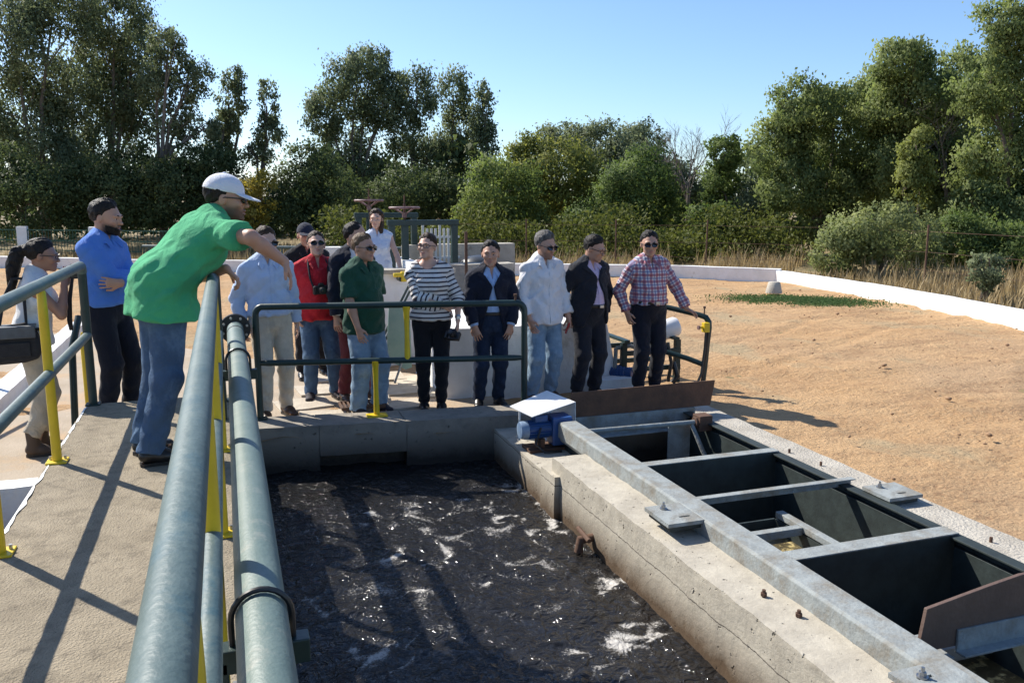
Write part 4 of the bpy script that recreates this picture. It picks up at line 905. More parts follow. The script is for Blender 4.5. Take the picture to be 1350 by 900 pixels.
    def hand(wt, el, spec, sx):
        if spec is None: d = unit(wt - el); nrm = unit(A(-sx * .9, .25, 0)); curl = .35
        else: d, nrm, curl = unit(spec[0]), unit(spec[1]), spec[2]
        nrm = unit(nrm - d * (nrm @ d)); wd = np.cross(d, nrm)           # width axis
        if wd @ (rotz(0) @ A(0, -1, 0)) < 0 and spec is None: wd = -wd
        if spec is not None and len(spec) > 3: wd = wd * spec[3]
        hs = .9 if f else 1.0; out = []
        out.append(prim(wt - d * .01, wt + d * .085 * hs, (.030 * hs, .019), (.040 * hs, .014), side=wd, k=.012))
        for i, (off, ln, rr) in enumerate([(.034, .070, .0082), (.0115, .078, .0085), (-.0115, .073, .0082), (-.033, .058, .0076)]):
            b0 = wt + d * .082 * hs + wd * off * hs; ang = 0; p = b0; dd = unit(d + wd * off * 4.2)
            for j in range(3):
                ang = curl * (j + .6); v = unit(dd * math.cos(ang) + nrm * math.sin(ang)); q = p + v * ln * hs * (.46, .32, .27)[j]
                out.append(prim(p, q, rr * (1 - .07 * j), rr * (.93 - .07 * j), k=.004)); p = q
        b0 = wt + d * .018 + wd * .024 * hs; v = unit(d * .72 + wd * .62 + nrm * .30); q = b0 + v * .048 * hs; out.append(prim(b0, q, .014, .0115, k=.008))
        v2 = unit(d * .95 + wd * .12 + nrm * (.25 + .5 * curl)); out.append(prim(q, q + v2 * .038 * hs, .0112, .0085, k=.004)); return out
    hands = hand(wl, eL, handl, 1) + hand(wr, eR, handr, -1)
    def sc(pl):
        return [dict(p, p0=p['p0'] * s, p1=p['p1'] * s, A0=tuple(np.array(p['A0']) * s), A1=tuple(np.array(p['A1']) * s), k=p['k'] * s) for p in pl]
    def bounds(pl, m):
        a = np.min([np.minimum(p['p0'], p['p1']) - max(*p['A0'], *p['A1']) for p in pl], 0) - m; b = np.max([np.maximum(p['p0'], p['p1']) + max(*p['A0'], *p['A1']) for p in pl], 0) + m; return a, b
    HCs = HC * s; hsf = s * (1.0 if not f else .95) * 1.11
    def hl_(X, Y, Z):                                        # world -> head coordinates (unscaled head)
        x, y, z = X - HCs[0], Y - HCs[1], Z - HCs[2]
        M = HR.T / hsf
        return M[0, 0] * x + M[0, 1] * y + M[0, 2] * z, M[1, 0] * x + M[1, 1] * y + M[1, 2] * z, M[2, 0] * x + M[2, 1] * y + M[2, 2] * z
    def ell(x, y, z, c, r):
        r = np.array(r); q = np.sqrt(((x - c[0]) / r[0]) ** 2 + ((y - c[1]) / r[1]) ** 2 + ((z - c[2]) / r[2]) ** 2); return (q - 1) * r.min()
    def smin(a, b, k): h = np.clip(.5 + .5 * (b - a) / k, 0, 1); return b * (1 - h) + a * h - k * h * (1 - h)
    def smax(a, b, k): return -smin(-a, -b, k)
    jw = .86 if f else 1.0
    def headsdf(X, Y, Z):
        x, y, z = hl_(X, Y, Z); ax_ = np.abs(x)
        d = ell(x, y, z, (0, .018, .030), (.074, .094, .090))
        d = smin(d, ell(x, y, z, (0, -.028, -.012), (.062 * jw, .062, .075)), .03)
        d = smin(d, ell(x, y, z, (0, -.036, -.072), (.050 * jw, .052, .040)), .03)
        d = smin(d, ell(x, y, z, (0, -.078, -.098), (.022, .018, .016)), .02)           # chin
        d = smin(d, ell(ax_, y, z, (.040, -.068, -.022), (.022, .020, .020)), .02)      # cheek
        d = smin(d, ell(ax_, y, z, (.028, -.082, .022), (.030, .014, .010)), .014)      # brow
        d = smax(d, -ell(ax_, y, z, (.031, -.098, .001), (.018, .017, .009)), .008)     # socket
        d = smin(d, ell(ax_, y, z, (.031, -.0815, .0105), (.017, .010, .0055)), .004)   # upper lid
        d = smin(d, ell(x, y, z, (0, -.092, -.008), (.010, .016, .028)), .010)          # nose bridge
        d = smin(d, ell(x, y, z, (0, -.104, -.028), (.015, .016, .012)), .008)          # nose tip
        d = smin(d, ell(x, y, z, (0, -.092, -.0555), (.025, .012, .0065)), .005)         # lips
        d = smin(d, ell(x, y, z, (0, -.091, -.0715), (.021, .012, .0070)), .005)
        d = smax(d, -ell(x, y, z, (0, -.106, -.0635), (.027, .012, .0032)), .003)
        d = smin(d, ell(ax_, y, z, (.076, .012, -.008), (.010, .020, .031)), .008)      # ear
        return d * hsf
    hlo, hhi = HCs - .17 * hsf, HCs + .17 * hsf
    # ---- body
    allp = sc(tor + shd + neck + arms['l'][0] + arms['l'][1] + arms['r'][0] + arms['r'][1] + thigh + calf + foot + hands)
    lo, hi = bounds(allp, .03); lo = np.minimum(lo, hlo); hi = np.maximum(hi, hhi)
    F = Field(lo, hi, .0066 if lean < 20 else .0056)
    for p in allp[:-len(hands)]: F.cap(p)
    F.fn(hlo, hhi, headsdf, k=.025 * s)
    for p in allp[-len(hands):]: F.cap(p)
    def lipat(V):
        x, y, z = hl_(V[:, 0], V[:, 1], V[:, 2])
        lip = np.clip(1.5 - np.sqrt((x / .024) ** 2 + ((z + .063) / .013) ** 2) * 1.3, 0, 1) * (y < -.07)
        bz = np.clip((-.040 + .45 * np.clip(np.abs(x) - .035, 0, .05) - z) / .022, 0, 1) * np.clip((.020 - y) / .03, 0, 1) * np.clip((z + .135) / .02, 0, 1) * (1 - lip)
        bz = np.maximum(bz, np.clip(1.3 - np.sqrt((x / .028) ** 2 + ((z + .046) / .008) ** 2), 0, 1) * (y < -.07))
        return {'lip': lip, 'stub': bz * {'full': .95, 'stub': .78, 'grey': .45, None: .10 if not f else 0}[beard]}
    body = piece(F, 'body', SKIN[skin], root, .24 if lean < 20 else .5, lipat)
    # ---- eyes, brows, glasses, hair in head space
    HM = Matrix([list(HR[i] * hsf) + [HCs[i]] for i in range(3)] + [[0, 0, 0, 1]])
    def headmesh(mb, name, m, parent=body, **kw):
        mb.v = [tuple(HM @ Vector(v)) for v in mb.v]; return mb.build(name, m, parent, **kw)
    if glasses != 'sun':
        for sx in (1, -1):
            b = MB(); b.lathe((sx * .031, -.0760, .002), (0, -1, 0), [(.001, -.0105), (.0075, -.0075), (.0105, 0), (.0075, .0075), (.001, .0105)], 12); e = headmesh(b, 'eye', EYEW, smooth=True)
            b = MB(); b.lathe((sx * .031, -.0818, .0015), (0, -1, 0), [(.001, 0), (.0066, .001), (.0050, .0046), (.001, .0052)], 10); headmesh(b, 'iris', IRIS, e, smooth=True)
    HMat = HAIRM[hair]
    for sx in (1, -1):
        b = MB(); b.tube([(sx * .014, -.0935, .021), (sx * .030, -.0955, .027), (sx * .047, -.086, .023)], [.0035, .0042, .002], 6); headmesh(b, 'eyebrow', HMat, smooth=True)
    if glasses:
        b = MB(); lm = GLASSB if glasses == 'sun' else None
        for sx in (1, -1):
            cx = sx * .033; w, hgt = (.030, .0195) if glasses == 'sun' else (.027, .017)
            out = [(cx + w * math.copysign(abs(math.cos(a)) ** .7, math.cos(a)), -.1085 + .006 * abs(math.cos(a)) ** 2 + (.010 if (math.cos(a) * sx) > .6 else 0), .001 + hgt * math.copysign(abs(math.sin(a)) ** .8, math.sin(a))) for a in np.linspace(0, 2 * math.pi, 16, endpoint=False)]
            if glasses == 'sun': b.add([(p[0], p[1], p[2]) for p in out] + [(p[0], p[1] + .005, p[2]) for p in out], [tuple(range(16)), tuple(range(31, 15, -1))] + [(i, i + 16, (i + 1) % 16 + 16, (i + 1) % 16) for i in range(16)])
            else: b.tube(out, .0022, 6, closed=True)
        gl = headmesh(b, 'sunglasses' if glasses == 'sun' else 'eyeglasses', GLASSB if glasses == 'sun' else BLACK)
        b = MB(); b.tube([(-.010, -.110, .006), (0, -.112, .008), (.010, -.110, .006)], .003, 6)
        for sx in (1, -1): b.tube([(sx * .060, -.098, .007), (sx * .074, -.085, .008), (sx * .083, 0, .006), (sx * .082, .02, -.004)], .0032, 6)
        headmesh(b, 'glasses_frame', BLACK, gl)
    def hairsdf(X, Y, Z):
        x, y, z = hl_(X, Y, Z); ax_ = np.abs(x)
        th = {'short': .011, 'crop': .007, 'full': .016, 'tail': .012, 'long': .018, 'bald': .008, 'bun': .010}[hairstyle]
        nz_ = .0022 * np.sin(150 * x + 3 * np.sin(60 * z)) * np.sin(90 * y + 40 * z) + .003 * np.sin(70 * x + 50 * y + 2 * np.sin(45 * z)) * np.sin(60 * z + 20 * x)
        line = ((y + .078) * .068 + (z - .088) * .065) / .094 + .005 * np.sin(260 * x + 90 * z) * np.sin(170 * y) - .28 * np.clip(ax_ - .028, 0, .04) * np.clip((-.035 - y) / .03, 0, 1)
        if hairstyle == 'bald': line = np.maximum(line - .012, -(1e9)); line = np.minimum(line, ell(x, y, z, (0, -.09, .09), (.05, .06, .045)))
        if hairstyle in ('long', 'tail', 'bun'): line = line + .004
        tt = np.clip((line + .007 * np.sin(95 * x + 1 + 3 * np.sin(50 * z)) + .004) / .052, 0, 1); tt = tt * tt * (3 - 2 * tt); tt = tt * np.clip((z + .075) / .05, .0, 1)
        d = headsdf(X, Y, Z) / hsf + .002 - (th * (.42 + .58 * np.clip((z + .005) / .07, 0, 1)) + .0045) * tt
        d = smax(d, -(line + .007 * np.sin(95 * x + 1 + 3 * np.sin(50 * z)) + .004), .003)
        d = np.maximum(d, -(z + (.055 if hairstyle not in ('long',) else .10)))
        ear = ell(ax_, y, z, (.085, .008, -.014), (.03, .024, .036)); d = smax(d, -ear, .006)
        if hairstyle == 'long':
            d = smin(d, ell(ax_, y, z, (.066, .035, -.06), (.026, .045, .10)), .02); d = smin(d, ell(x, y, z, (0, .075, -.07), (.07, .035, .12)), .02); d = smin(d, ell(x, y, z, (.06, -.01, -.14), (.03, .03, .09)), .02)
        if hairstyle == 'tail':
            d = smin(d, ell(x, y, z, (0, .125, .03), (.036, .04, .035)), .02); d = smin(d, ell(x, y, z, (0, .175, -.03), (.052, .050, .085)), .03); d = smin(d, ell(x, y, z, (0, .20, -.13), (.056, .050, .10)), .03); d = smin(d, ell(x, y, z, (0.01, .20, -.22), (.045, .036, .075)), .03)
        if hairstyle == 'bun': d = smin(d, ell(x, y, z, (0, .118, -.005), (.036, .034, .038)), .015)
        if cap: d = np.maximum(d, z - .040 - .10 * (y - .016))
        return (d + nz_) * hsf
    if hairstyle:
        F = Field(HCs - .36 * hsf, HCs + .26 * hsf, .0066); F.fn(HCs - .36 * hsf, HCs + .26 * hsf, hairsdf); piece(F, 'hair', HMat, root, .5)
        if hairstyle == 'tail': b = MB(); b.tube([(.0 + .026 * math.cos(a), .128, .02 + .026 * math.sin(a)) for a in np.linspace(0, 6.28, 12, endpoint=False)], .012, 8, closed=True); headmesh(b, 'hair_tie', cloth('red_hair_tie', (.18, .02, .02)), root, smooth=True)
    if beard == 'full':
        def bsdf(X, Y, Z):
            x, y, z = hl_(X, Y, Z); ax_ = np.abs(x)
            d = headsdf(X, Y, Z) / hsf - (.004 if beard == 'full' else .0018)
            lim = np.maximum(z + .060 - .45 * np.clip(ax_ - .035, -.0, .05), y + .022 - .0 * z)
            lim = np.maximum(lim, -ell(x, y, z, (0, -.10, -.062), (.022, .03, .009)))
            lim = np.maximum(lim, -(z + .125))
            return smax(d, lim, .004) * hsf
        F = Field(hlo, hhi, .006 * s); F.fn(hlo, hhi, bsdf); piece(F, 'beard', STUB if beard == 'stub' else HMat, root, .6)
    if cap:
        def csdf(X, Y, Z):
            x, y, z = hl_(X, Y, Z); d = ell(x, y, z, (0, .016, .038), (.086, .107, .093)); d = np.maximum(d, -(z - .036 - .10 * (y - .016))); 
            br = np.maximum(ell(x, y, z, (0, -.095, .036), (.074, .082, .2)), np.abs(z - (.030 + .30 * (y + .085) - 2.2 * x * x)) - .0045)
            return np.minimum(d, br) * hsf
        F = Field(HCs - .23 * hsf, HCs + .23 * hsf, .0055); F.fn(HCs - .23 * hsf, HCs + .23 * hsf, csdf); cp = piece(F, 'cap', cap, root, .6)
        b = MB(); b.lathe((0, .016, .130), (0, 0, 1), [(.010, 0), (.008, .006), (.001, .007)], 10); headmesh(b, 'cap_button', cap, cp, smooth=True)
    # ---- trousers
    tm, tfit, tlen = trousers
    tp = []
    for hip, kn, ank, fa in legs:
        tp += [prim(hip, kn, (.102 * (.6 + .4 * g_) + tfit * .3), .076 + tfit, k=.03), prim(kn, ank + (kn - ank) * .5, .076 + tfit, .066 + tfit, k=.03), prim(ank + (kn - ank) * .5, ank + A(0, .005, tlen), .066 + tfit, (.060 + tfit, .066 + tfit), k=.02, flat=True)]
    tp = sc([dict(p) for p in tor[:2] + tor[-2:] + (tor[4:5] if belly > .01 else [])]) , sc(tp)
    lo, hi = bounds(tp[0] + tp[1], .03); wz = (P[2] + .105) * s
    F = Field(lo, hi, .0085)
    for p in tp[0]: F.cap(p, (.021 if top.get('hem', .86) > .94 else .004) * s)
    for p in tp[1]: F.cap(p)
    # folds gather at knee, groin and hem
    X, Y, Z = F.ax[0][:, None, None], F.ax[1][None, :, None], F.ax[2][None, None, :]
    zz = Z / s; wgt = np.exp(-((zz - .16) / .13) ** 2) + .7 * np.exp(-((zz - .48) / .13) ** 2) + .35 * np.exp(-((zz - .85) / .08) ** 2) + .12
    F.d += (.0046 * wgt * np.sin(47 * zz + 3.4 * np.sin(15 * X + 9 * Y + seed) + 1.2 * np.sin(33 * Y - 21 * X)) ).astype(np.float32)
    F.d = np.maximum(F.d, (Z - wz)).astype(np.float32)
    tro = piece(F, 'trousers', tm, root, .30)
    if belt:
        F = Field(lo, hi, .0085)
        for p in tp[0]: F.cap(p, .026 * s)
        X, Y, Z = F.ax[0][:, None, None], F.ax[1][None, :, None], F.ax[2][None, None, :]
        F.d = np.maximum(F.d, np.abs(Z - wz + .018) - .017).astype(np.float32); bl = piece(F, 'belt', belt, tro, .6)
        b = MB(); yb = (P[1] - .102 * g_ - .02 - belly * .6 - (.09 * g_ * .7 if belly > .01 else 0)) * s; b.box(-.024, .024, yb - .012, yb + .002, wz - .034, wz - .002); b.build('buckle', STEEL, bl, bevel=.004)
    # ---- shoes
    smt, boot = shoes
    for (hip, kn, ank, fa), nm in zip(legs, 'lr'):
        fd = rotz(R(fa)) @ A(0, -1, 0); sd2 = np.cross(fd, [0, 0, 1])
        pl = [prim(ank + A(0, 0, -.03) - fd * .025, ank + A(0, 0, -.035) + fd * .06, .044, .044, side=sd2, k=.02), prim(ank + A(0, 0, -.045) + fd * .06, ank + fd * .155 + A(0, 0, -.055), (.046, .036), (.040, .026), side=sd2, k=.03)]
        if boot: pl.append(prim(ank + A(0, 0, -.03), ank + A(0, 0, boot), .05, .058, k=.02, flat=True))
        pl = sc(pl); lo, hi = bounds(pl, .02); F = Field(lo, hi, .008)
        for p in pl: F.cap(p)
        X, Y, Z = F.ax[0][:, None, None], F.ax[1][None, :, None], F.ax[2][None, None, :]
        F.d = np.maximum(F.d, -(Z - .004)).astype(np.float32); sh_ = piece(F, 'shoe', smt, root, .6)
        b = MB(); a0 = (ank - fd * .062) * s; a1 = (ank + fd * .192) * s
        ring = []
        for t_, w_ in ((0, .022), (.06, .036), (.3, .038), (.55, .044), (.8, .043), (.95, .030), (1, .016)): ring.append((t_, w_ * s))
        poly = [tuple((a0 + (a1 - a0) * t_ + sd2 * w_)[:2]) for t_, w_ in ring] + [tuple((a0 + (a1 - a0) * t_ - sd2 * w_)[:2]) for t_, w_ in ring[::-1]]
        b.prism(poly, 2, .0, .022); b.build('sole', BLACK, sh_)
    # ---- top garment (and jacket)
    def garment(spec, name, under=None):
        m = spec['mat']; off = spec.get('off', .014); hem = spec.get('hem', .86); sl = spec.get('sleeve', 1.0); op = spec.get('open'); wa = spec.get('wr', .004) * 1.6
        pl = [dict(p) for p in tor[:6 if belly > .01 else 4]] + ([dict(p) for p in tor if p['k'] == .05 and f][-4:-2] if f else []) + [dict(p) for p in shd]
        arm = []
        for nm in 'lr':
            sh, el, wt = (shL, eL, wl) if nm == 'l' else (shR, eR, wr)
            r0, r1, r2 = (.046 + off * .8) * ar, (.043 + off * .8) * ar, (.033 + off * .7) * ar
            if sl <= 0: pass
            elif sl < .5: arm.append(prim(sh, sh + (el - sh) * sl * 2, r0, (r0 + r1) / 2 + .012, k=.022, flat=True))
            else:
                arm.append(prim(sh, el, r0, r1, k=.020)); e2 = el + (wt - el) * ((sl - .5) * 2); arm.append(prim(el, e2, r1, r1 + (r2 - r1) * (sl - .5) * 2, k=.009, flat=True))
        tw = P + A(0, 0, .09)
        skirt = [prim(A(tw[0], tw[1], tw[2]), A(0, hipy, hem + .02), (.140 * g_ * (1 if f else 1.05) + off, .104 * g_ + belly * .6 + off), (.158 * g_ + off + spec.get('flare', .008), .118 * g_ + off + belly * .25 + spec.get('flare', .008)), k=.05, flat=True)] if hem < .99 else []
        pls, arms_, sk = sc(pl), sc(arm), sc(skirt)
        lo, hi = bounds(pls + arms_ + sk, .05); F = Field(lo, hi, .0085 if not spec.get('fine') else .007)
        for p in pls: F.cap(p, off * s)
        for p in sk: F.cap(p)
        X, Y, Z = F.ax[0][:, None, None], F.ax[1][None, :, None], F.ax[2][None, None, :]
        # hem plane follows the lean of the torso a little
        hz = hem * s; F.d = np.maximum(F.d, (hz - Z) + spec.get('hemtilt', 0) * Y + 0 * X).astype(np.float32)
        for p in arms_: F.cap(p)
        if sl <= 0:
            for sx, sh in ((1, shL), (-1, shR)):
                F.cap(sc([prim(sh + A(sx * .062, 0, -.03), sh + A(sx * .10, 0, -.1), .075, .08)])[0], 0, 'sub', .01)
        F.wrinkle(wa * s, 30, seed * 3 + len(name)); F.wrinkle(wa * .5 * s, 62, seed * 5 + len(name))
        fr = body_rot @ A(0, -1, 0); upv = body_rot @ A(0, 0, 1)
        ck = [prim(N + body_rot @ A(0, .004, -.035), N + body_rot @ A(0, -.004, .035), nr * 1.08 + .012, nr * 1.02 + .012, k=.012, flat=True)]
        if spec.get('collar'):
            for p in sc(ck): F.cap(p)
        # neckline: cut a V (or scoop) through the cloth so the skin shows
        v = spec.get('neck', .06)
        if v: 
            F.cap(sc([prim(N + body_rot @ A(0, -.085, .05), N + body_rot @ A(0, -.115, -v), (.026, .06), (.003, .03), side=(1, 0, 0))])[0], 0, 'sub', .004)
        if spec.get('scoop'):
            F.cap(sc([prim(N + body_rot @ A(0, -.03, .06), N + body_rot @ A(0, -.05, -.005), (.115, .09), (.095, .07), side=(1, 0, 0))])[0], 0, 'sub', .01)
        if op:
            zb, wt_, wb_ = op                                    # closing height, half opening at neck and at hem
            yc = (up((0, 0, 1.2))[1]) * s - .02
            def osdf(X, Y, Z):
                zz = Z / s; w = np.where(zz > zb, (zz - zb) / (1.44 - zb) * wt_ + .006, (zb - zz) / max(zb - hem, .05) * wb_ + .006); w = np.where(zz > 1.44, wt_ * np.clip(1 - (zz - 1.44) * 6, .4, 1), w)
                return np.maximum(np.abs(X) - w * s, Y - yc)
            F.fn(lo, hi, osdf, .004, 'sub')
        at = None
        if spec.get('pattern'):
            def at(V):
                V = V / s; uu = V[:, 0].copy(); vv = V[:, 2].copy(); best = np.full(len(V), 1e9)
                for (sh, el, wt) in ((shL, eL, wl), (shR, eR, wr)):
                    base = 0
                    for a, b_ in ((sh, el), (el, wt)):
                        L = np.linalg.norm(b_ - a); ax = (b_ - a) / L; t = np.clip((V - a) @ ax, 0, L); dd = np.linalg.norm(V - a - t[:, None] * ax, axis=1)
                        si = unit(np.cross(ax, [0, 1, .2])); fr_ = np.cross(ax, si); ang = np.arctan2((V - a) @ si, (V - a) @ fr_)
                        k = (dd < .088) & (dd < best) & (np.abs(V[:, 0]) > .13 * (1 if a is sh else 0)) & ((dd < .08) | (a is not sh))
                        vv[k] = 1.41 - base - t[k]; uu[k] = ang[k] * .055; best[k] = dd[k]; base += L
                return {'pu': uu, 'pv': vv}
        o = piece(F, name, m, root, .36 if not spec.get('pattern') else None, at)
        if spec.get('collar'):
            inn = [(0, .066, .052), (.045, .050, .050), (.066, .008, .040), (.056, -.040, .022), (.018, -.076, .000)]
            out_ = [(0, .086, .004), (.062, .066, .000), (.092, .008, -.010), (.086, -.060, -.030), (.062, -.104, -.072)]
            Vt = np.array([v.co[:] for v in o.data.vertices]) / s
            for sx in (1, -1):
                b = MB(); n_ = len(inn)
                for q, w in zip(inn, out_):
                    q = N + body_rot @ A(sx * q[0] * (nr / .056), q[1], q[2]); w = N + body_rot @ A(sx * w[0], w[1], w[2])
                    dv_ = Vt - w; near = Vt[(np.abs(dv_[:, 0]) < .02) & (np.abs(dv_[:, 2]) < .02) & ((dv_ @ fr) > -.08)]
                    if len(near) and (w - N) @ fr > .03: w = w + fr * max(0, ((near - w) @ fr).max() + .004)
                    for p_ in (q, w): b.v += [tuple(p_ * s), tuple((p_ + unit(p_ - N + fr * .02) * .011) * s)]
                for k_ in range(n_ - 1):
                    o4 = 4 * k_
                    for (a_, c_) in ((0, 1), (1, 3), (3, 2), (2, 0)): b.f.append((o4 + a_, o4 + c_, o4 + 4 + c_, o4 + 4 + a_))
                b.f += [(0, 1, 3, 2), tuple(4 * (n_ - 1) + k_ for k_ in (0, 1, 3, 2))]
                b.build('collar_flap', spec.get('collarmat', m if not spec.get('pattern') else spec['cm']), o, smooth=True)
        if spec.get('placket'):
            Vt = np.array([v.co[:] for v in o.data.vertices]); b = MB(); n0 = 0
            for zz in np.linspace(spec['placket'][0], spec['placket'][1], 14):
                kk = Vt[(np.abs(Vt[:, 2] - zz * s) < .012) & (np.abs(Vt[:, 0]) < .02)]
                if not len(kk): continue
                y0 = kk[:, 1].min(); b.v += [(-.017, y0 + .006, zz * s), (-.015, y0 - .0035, zz * s), (.015, y0 - .0035, zz * s), (.017, y0 + .006, zz * s)]
                if n0: b.f += [(4 * n0 - 4 + k_, 4 * n0 - 3 + k_, 4 * n0 + 1 + k_, 4 * n0 + k_) for k_ in range(3)]
                n0 += 1
            b.build('placket', m, o, smooth=True)
        if spec.get('buttons'):
            c_, zlo, zhi = spec['buttons']; V = np.array([v.co[:] for v in o.data.vertices])
            for zz in np.arange(zlo, zhi, .085):
                k = V[(np.abs(V[:, 2] - zz * s) < .012) & (np.abs(V[:, 0]) < .02)]
                if len(k): y0 = k[:, 1].min(); b = MB(); b.lathe((.004, y0 + .001, zz * s), (0, -1, 0), [(.0065, 0), (.0065, .0035)], 8); b.build('button', c_, o)
        return o
    tg = garment(top, top.get('name', 'shirt')); og = None
    if over:
        og = garment(over, over.get('name', 'jacket'))
        if over.get('lapel'):
            zb, wt_, _ = over['open']
            for sx in (1, -1):
                pts = []
                V = np.array([v.co[:] for v in og.data.vertices])
                for zz in np.linspace(zb + .02, 1.415, 7):
                    w = ((zz - zb) / (1.44 - zb) * wt_ + .022); k = V[(np.abs(V[:, 2] - zz * s) < .014) & (np.abs(V[:, 0] - sx * w * s) < .016)]
                    if len(k): pts.append((sx * w * s, k[:, 1].min() - .004, zz * s))
                if len(pts) > 2:
                    b = MB(); n_ = len(pts)
                    for i, p in enumerate(pts):
                        wd = (.012 + .052 * (i / (n_ - 1)) ** .8) * s
                        b.v += [(p[0] - sx * .012, p[1], p[2]), (p[0] + sx * wd, p[1] + .012, p[2] + .01), (p[0] + sx * wd, p[1] + .022, p[2] + .01), (p[0] - sx * .012, p[1] + .012, p[2])]
                        if i: o4 = 4 * i; b.f += [(o4 - 4 + j, o4 - 4 + (j + 1) % 4, o4 + (j + 1) % 4, o4 + j) for j in range(4)]
                    b.f += [(0, 1, 2, 3), tuple(4 * n_ - 4 + j for j in range(4))]
                    b.build('lapel', over['mat'], og, smooth=True)
    return dict(root=root, s=s, HM=HM, HR=HR, HC=HCs, wl=wl * s, wr=wr * s, eL=eL * s, eR=eR * s, N=N * s, C=C * s, body=body, top=tg, over=og, shL=shL * s, shR=shR * s, P=P * s)
def pworld(pr, v):
    o = pr['root']; a = o.rotation_euler[2]; c, s_ = math.cos(a), math.sin(a); return Vector((o.location.x + c * v[0] - s_ * v[1], o.location.y + s_ * v[0] + c * v[1], o.location.z + v[2]))
# ---------------------------------------------------------------- patterned cloth
def fold_bump(m):
    n, l = nmat(m); tc = n.new('ShaderNodeTexCoord'); fn = n.new('ShaderNodeTexNoise'); fn.inputs['Scale'].default_value = 9; fn.inputs['Detail'].default_value = 3; fn.inputs['Distortion'].default_value = 1.6; l.new(tc.outputs['Object'], fn.inputs['Vector'])
    bp = n.new('ShaderNodeBump'); bp.inputs['Strength'].default_value = .5; bp.inputs['Distance'].default_value = .05; l.new(fn.outputs['Fac'], bp.inputs['Height']); l.new(bp.outputs['Normal'], n['Principled BSDF'].inputs['Normal'])
def stripe_mat():
    m = bpy.data.materials.new('striped_jersey'); m.use_nodes = True; n, l = nmat(m); b = n['Principled BSDF']; b.inputs['Roughness'].default_value = .85; fold_bump(m)
    at = n.new('ShaderNodeAttribute'); at.attribute_name = 'pv'
    a = n.new('ShaderNodeMath'); a.operation = 'MULTIPLY'; a.inputs[1].default_value = 1 / .043; l.new(at.outputs['Fac'], a.inputs[0])
    f = n.new('ShaderNodeMath'); f.operation = 'FRACT'; l.new(a.outputs['Value'], f.inputs[0])
    c = n.new('ShaderNodeMath'); c.operation = 'LESS_THAN'; c.inputs[1].default_value = .34; l.new(f.outputs['Value'], c.inputs[0])
    mx = n.new('ShaderNodeMix'); mx.data_type = 'RGBA'; mx.inputs['A'].default_value = (.66, .63, .60, 1); mx.inputs['B'].default_value = (.022, .018, .032, 1); l.new(c.outputs['Value'], mx.inputs['Factor']); l.new(mx.outputs['Result'], b.inputs['Base Color']); return m
def plaid_mat():
    m = bpy.data.materials.new('plaid_cotton'); m.use_nodes = True; n, l = nmat(m); b = n['Principled BSDF']; b.inputs['Roughness'].default_value = .85; fold_bump(m)
    def band(attr, per, lo, hi):
        at = n.new('ShaderNodeAttribute'); at.attribute_name = attr
        a = n.new('ShaderNodeMath'); a.operation = 'MULTIPLY_ADD'; a.inputs[1].default_value = 1 / per; a.inputs[2].default_value = 40.0; l.new(at.outputs['Fac'], a.inputs[0])
        f = n.new('ShaderNodeMath'); f.operation = 'FRACT'; l.new(a.outputs['Value'], f.inputs[0])
        g1 = n.new('ShaderNodeMath'); g1.operation = 'GREATER_THAN'; g1.inputs[1].default_value = lo; l.new(f.outputs['Value'], g1.inputs[0])
        g2 = n.new('ShaderNodeMath'); g2.operation = 'LESS_THAN'; g2.inputs[1].default_value = hi; l.new(f.outputs['Value'], g2.inputs[0])
        mm = n.new('ShaderNodeMath'); mm.operation = 'MULTIPLY'; l.new(g1.outputs['Value'], mm.inputs[0]); l.new(g2.outputs['Value'], mm.inputs[1])
        k = n.new('ShaderNodeMath'); k.operation = 'MULTIPLY'; k.inputs[1].default_value = .62; l.new(mm.outputs['Value'], k.inputs[0]); return k.outputs['Value']
    cur = None
    for (attr, lo, hi, c) in [('pu', .0, .42, (.34, .035, .06)), ('pv', .0, .42, (.34, .035, .06)), ('pu', .62, .80, (.05, .07, .22)), ('pv', .62, .80, (.05, .07, .22)), ('pu', .18, .24, (.03, .03, .10)), ('pv', .18, .24, (.03, .03, .10))]:
        mx = n.new('ShaderNodeMix'); mx.data_type = 'RGBA'; mx.inputs['B'].default_value = (*c, 1)
        if cur is None: mx.inputs['A'].default_value = (.62, .60, .62, 1)
        else: l.new(cur, mx.inputs['A'])
        l.new(band(attr, .068, lo, hi), mx.inputs['Factor']); cur = mx.outputs['Result']
    l.new(cur, b.inputs['Base Color']); return m

BLUEJ = denim('blue_jeans', (.075, .135, .235), (.16, .25, .36)); LJEANS = denim('light_jeans', (.22, .33, .45), (.36, .46, .56)); DJEANS = denim('dark_jeans', (.018, .030, .060), (.04, .06, .11))
MJEANS = denim('mid_jeans', (.13, .21, .32), (.24, .34, .45)); CHINO = cloth('beige_chino', (.60, .54, .44)); NAVYT = cloth('navy_cloth', (.010, .012, .022)); BLACKT = cloth('black_trouser_cloth', (.010, .010, .014))
REDT = cloth('dark_red_chino', (.16, .030, .032)); SUIT = cloth('charcoal_suit', (.017, .018, .026)); NAVYJ = cloth('navy_blazer', (.010, .013, .028)); KHAKI = cloth('khaki_trouser', (.52, .45, .34))
SHOEB = mat('black_leather', (.012, .011, .011), rough=.35, scale=20); SHOEN = mat('dark_suede', (.03, .025, .03), rough=.8, scale=20); SHOEBR = mat('brown_leather', (.07, .035, .018), rough=.4, scale=20)
BOOTBR = mat('brown_boot_leather', (.085, .055, .035), rough=.7, scale=12); BELTM = mat('belt_leather', (.02, .014, .010), rough=.45, scale=20)
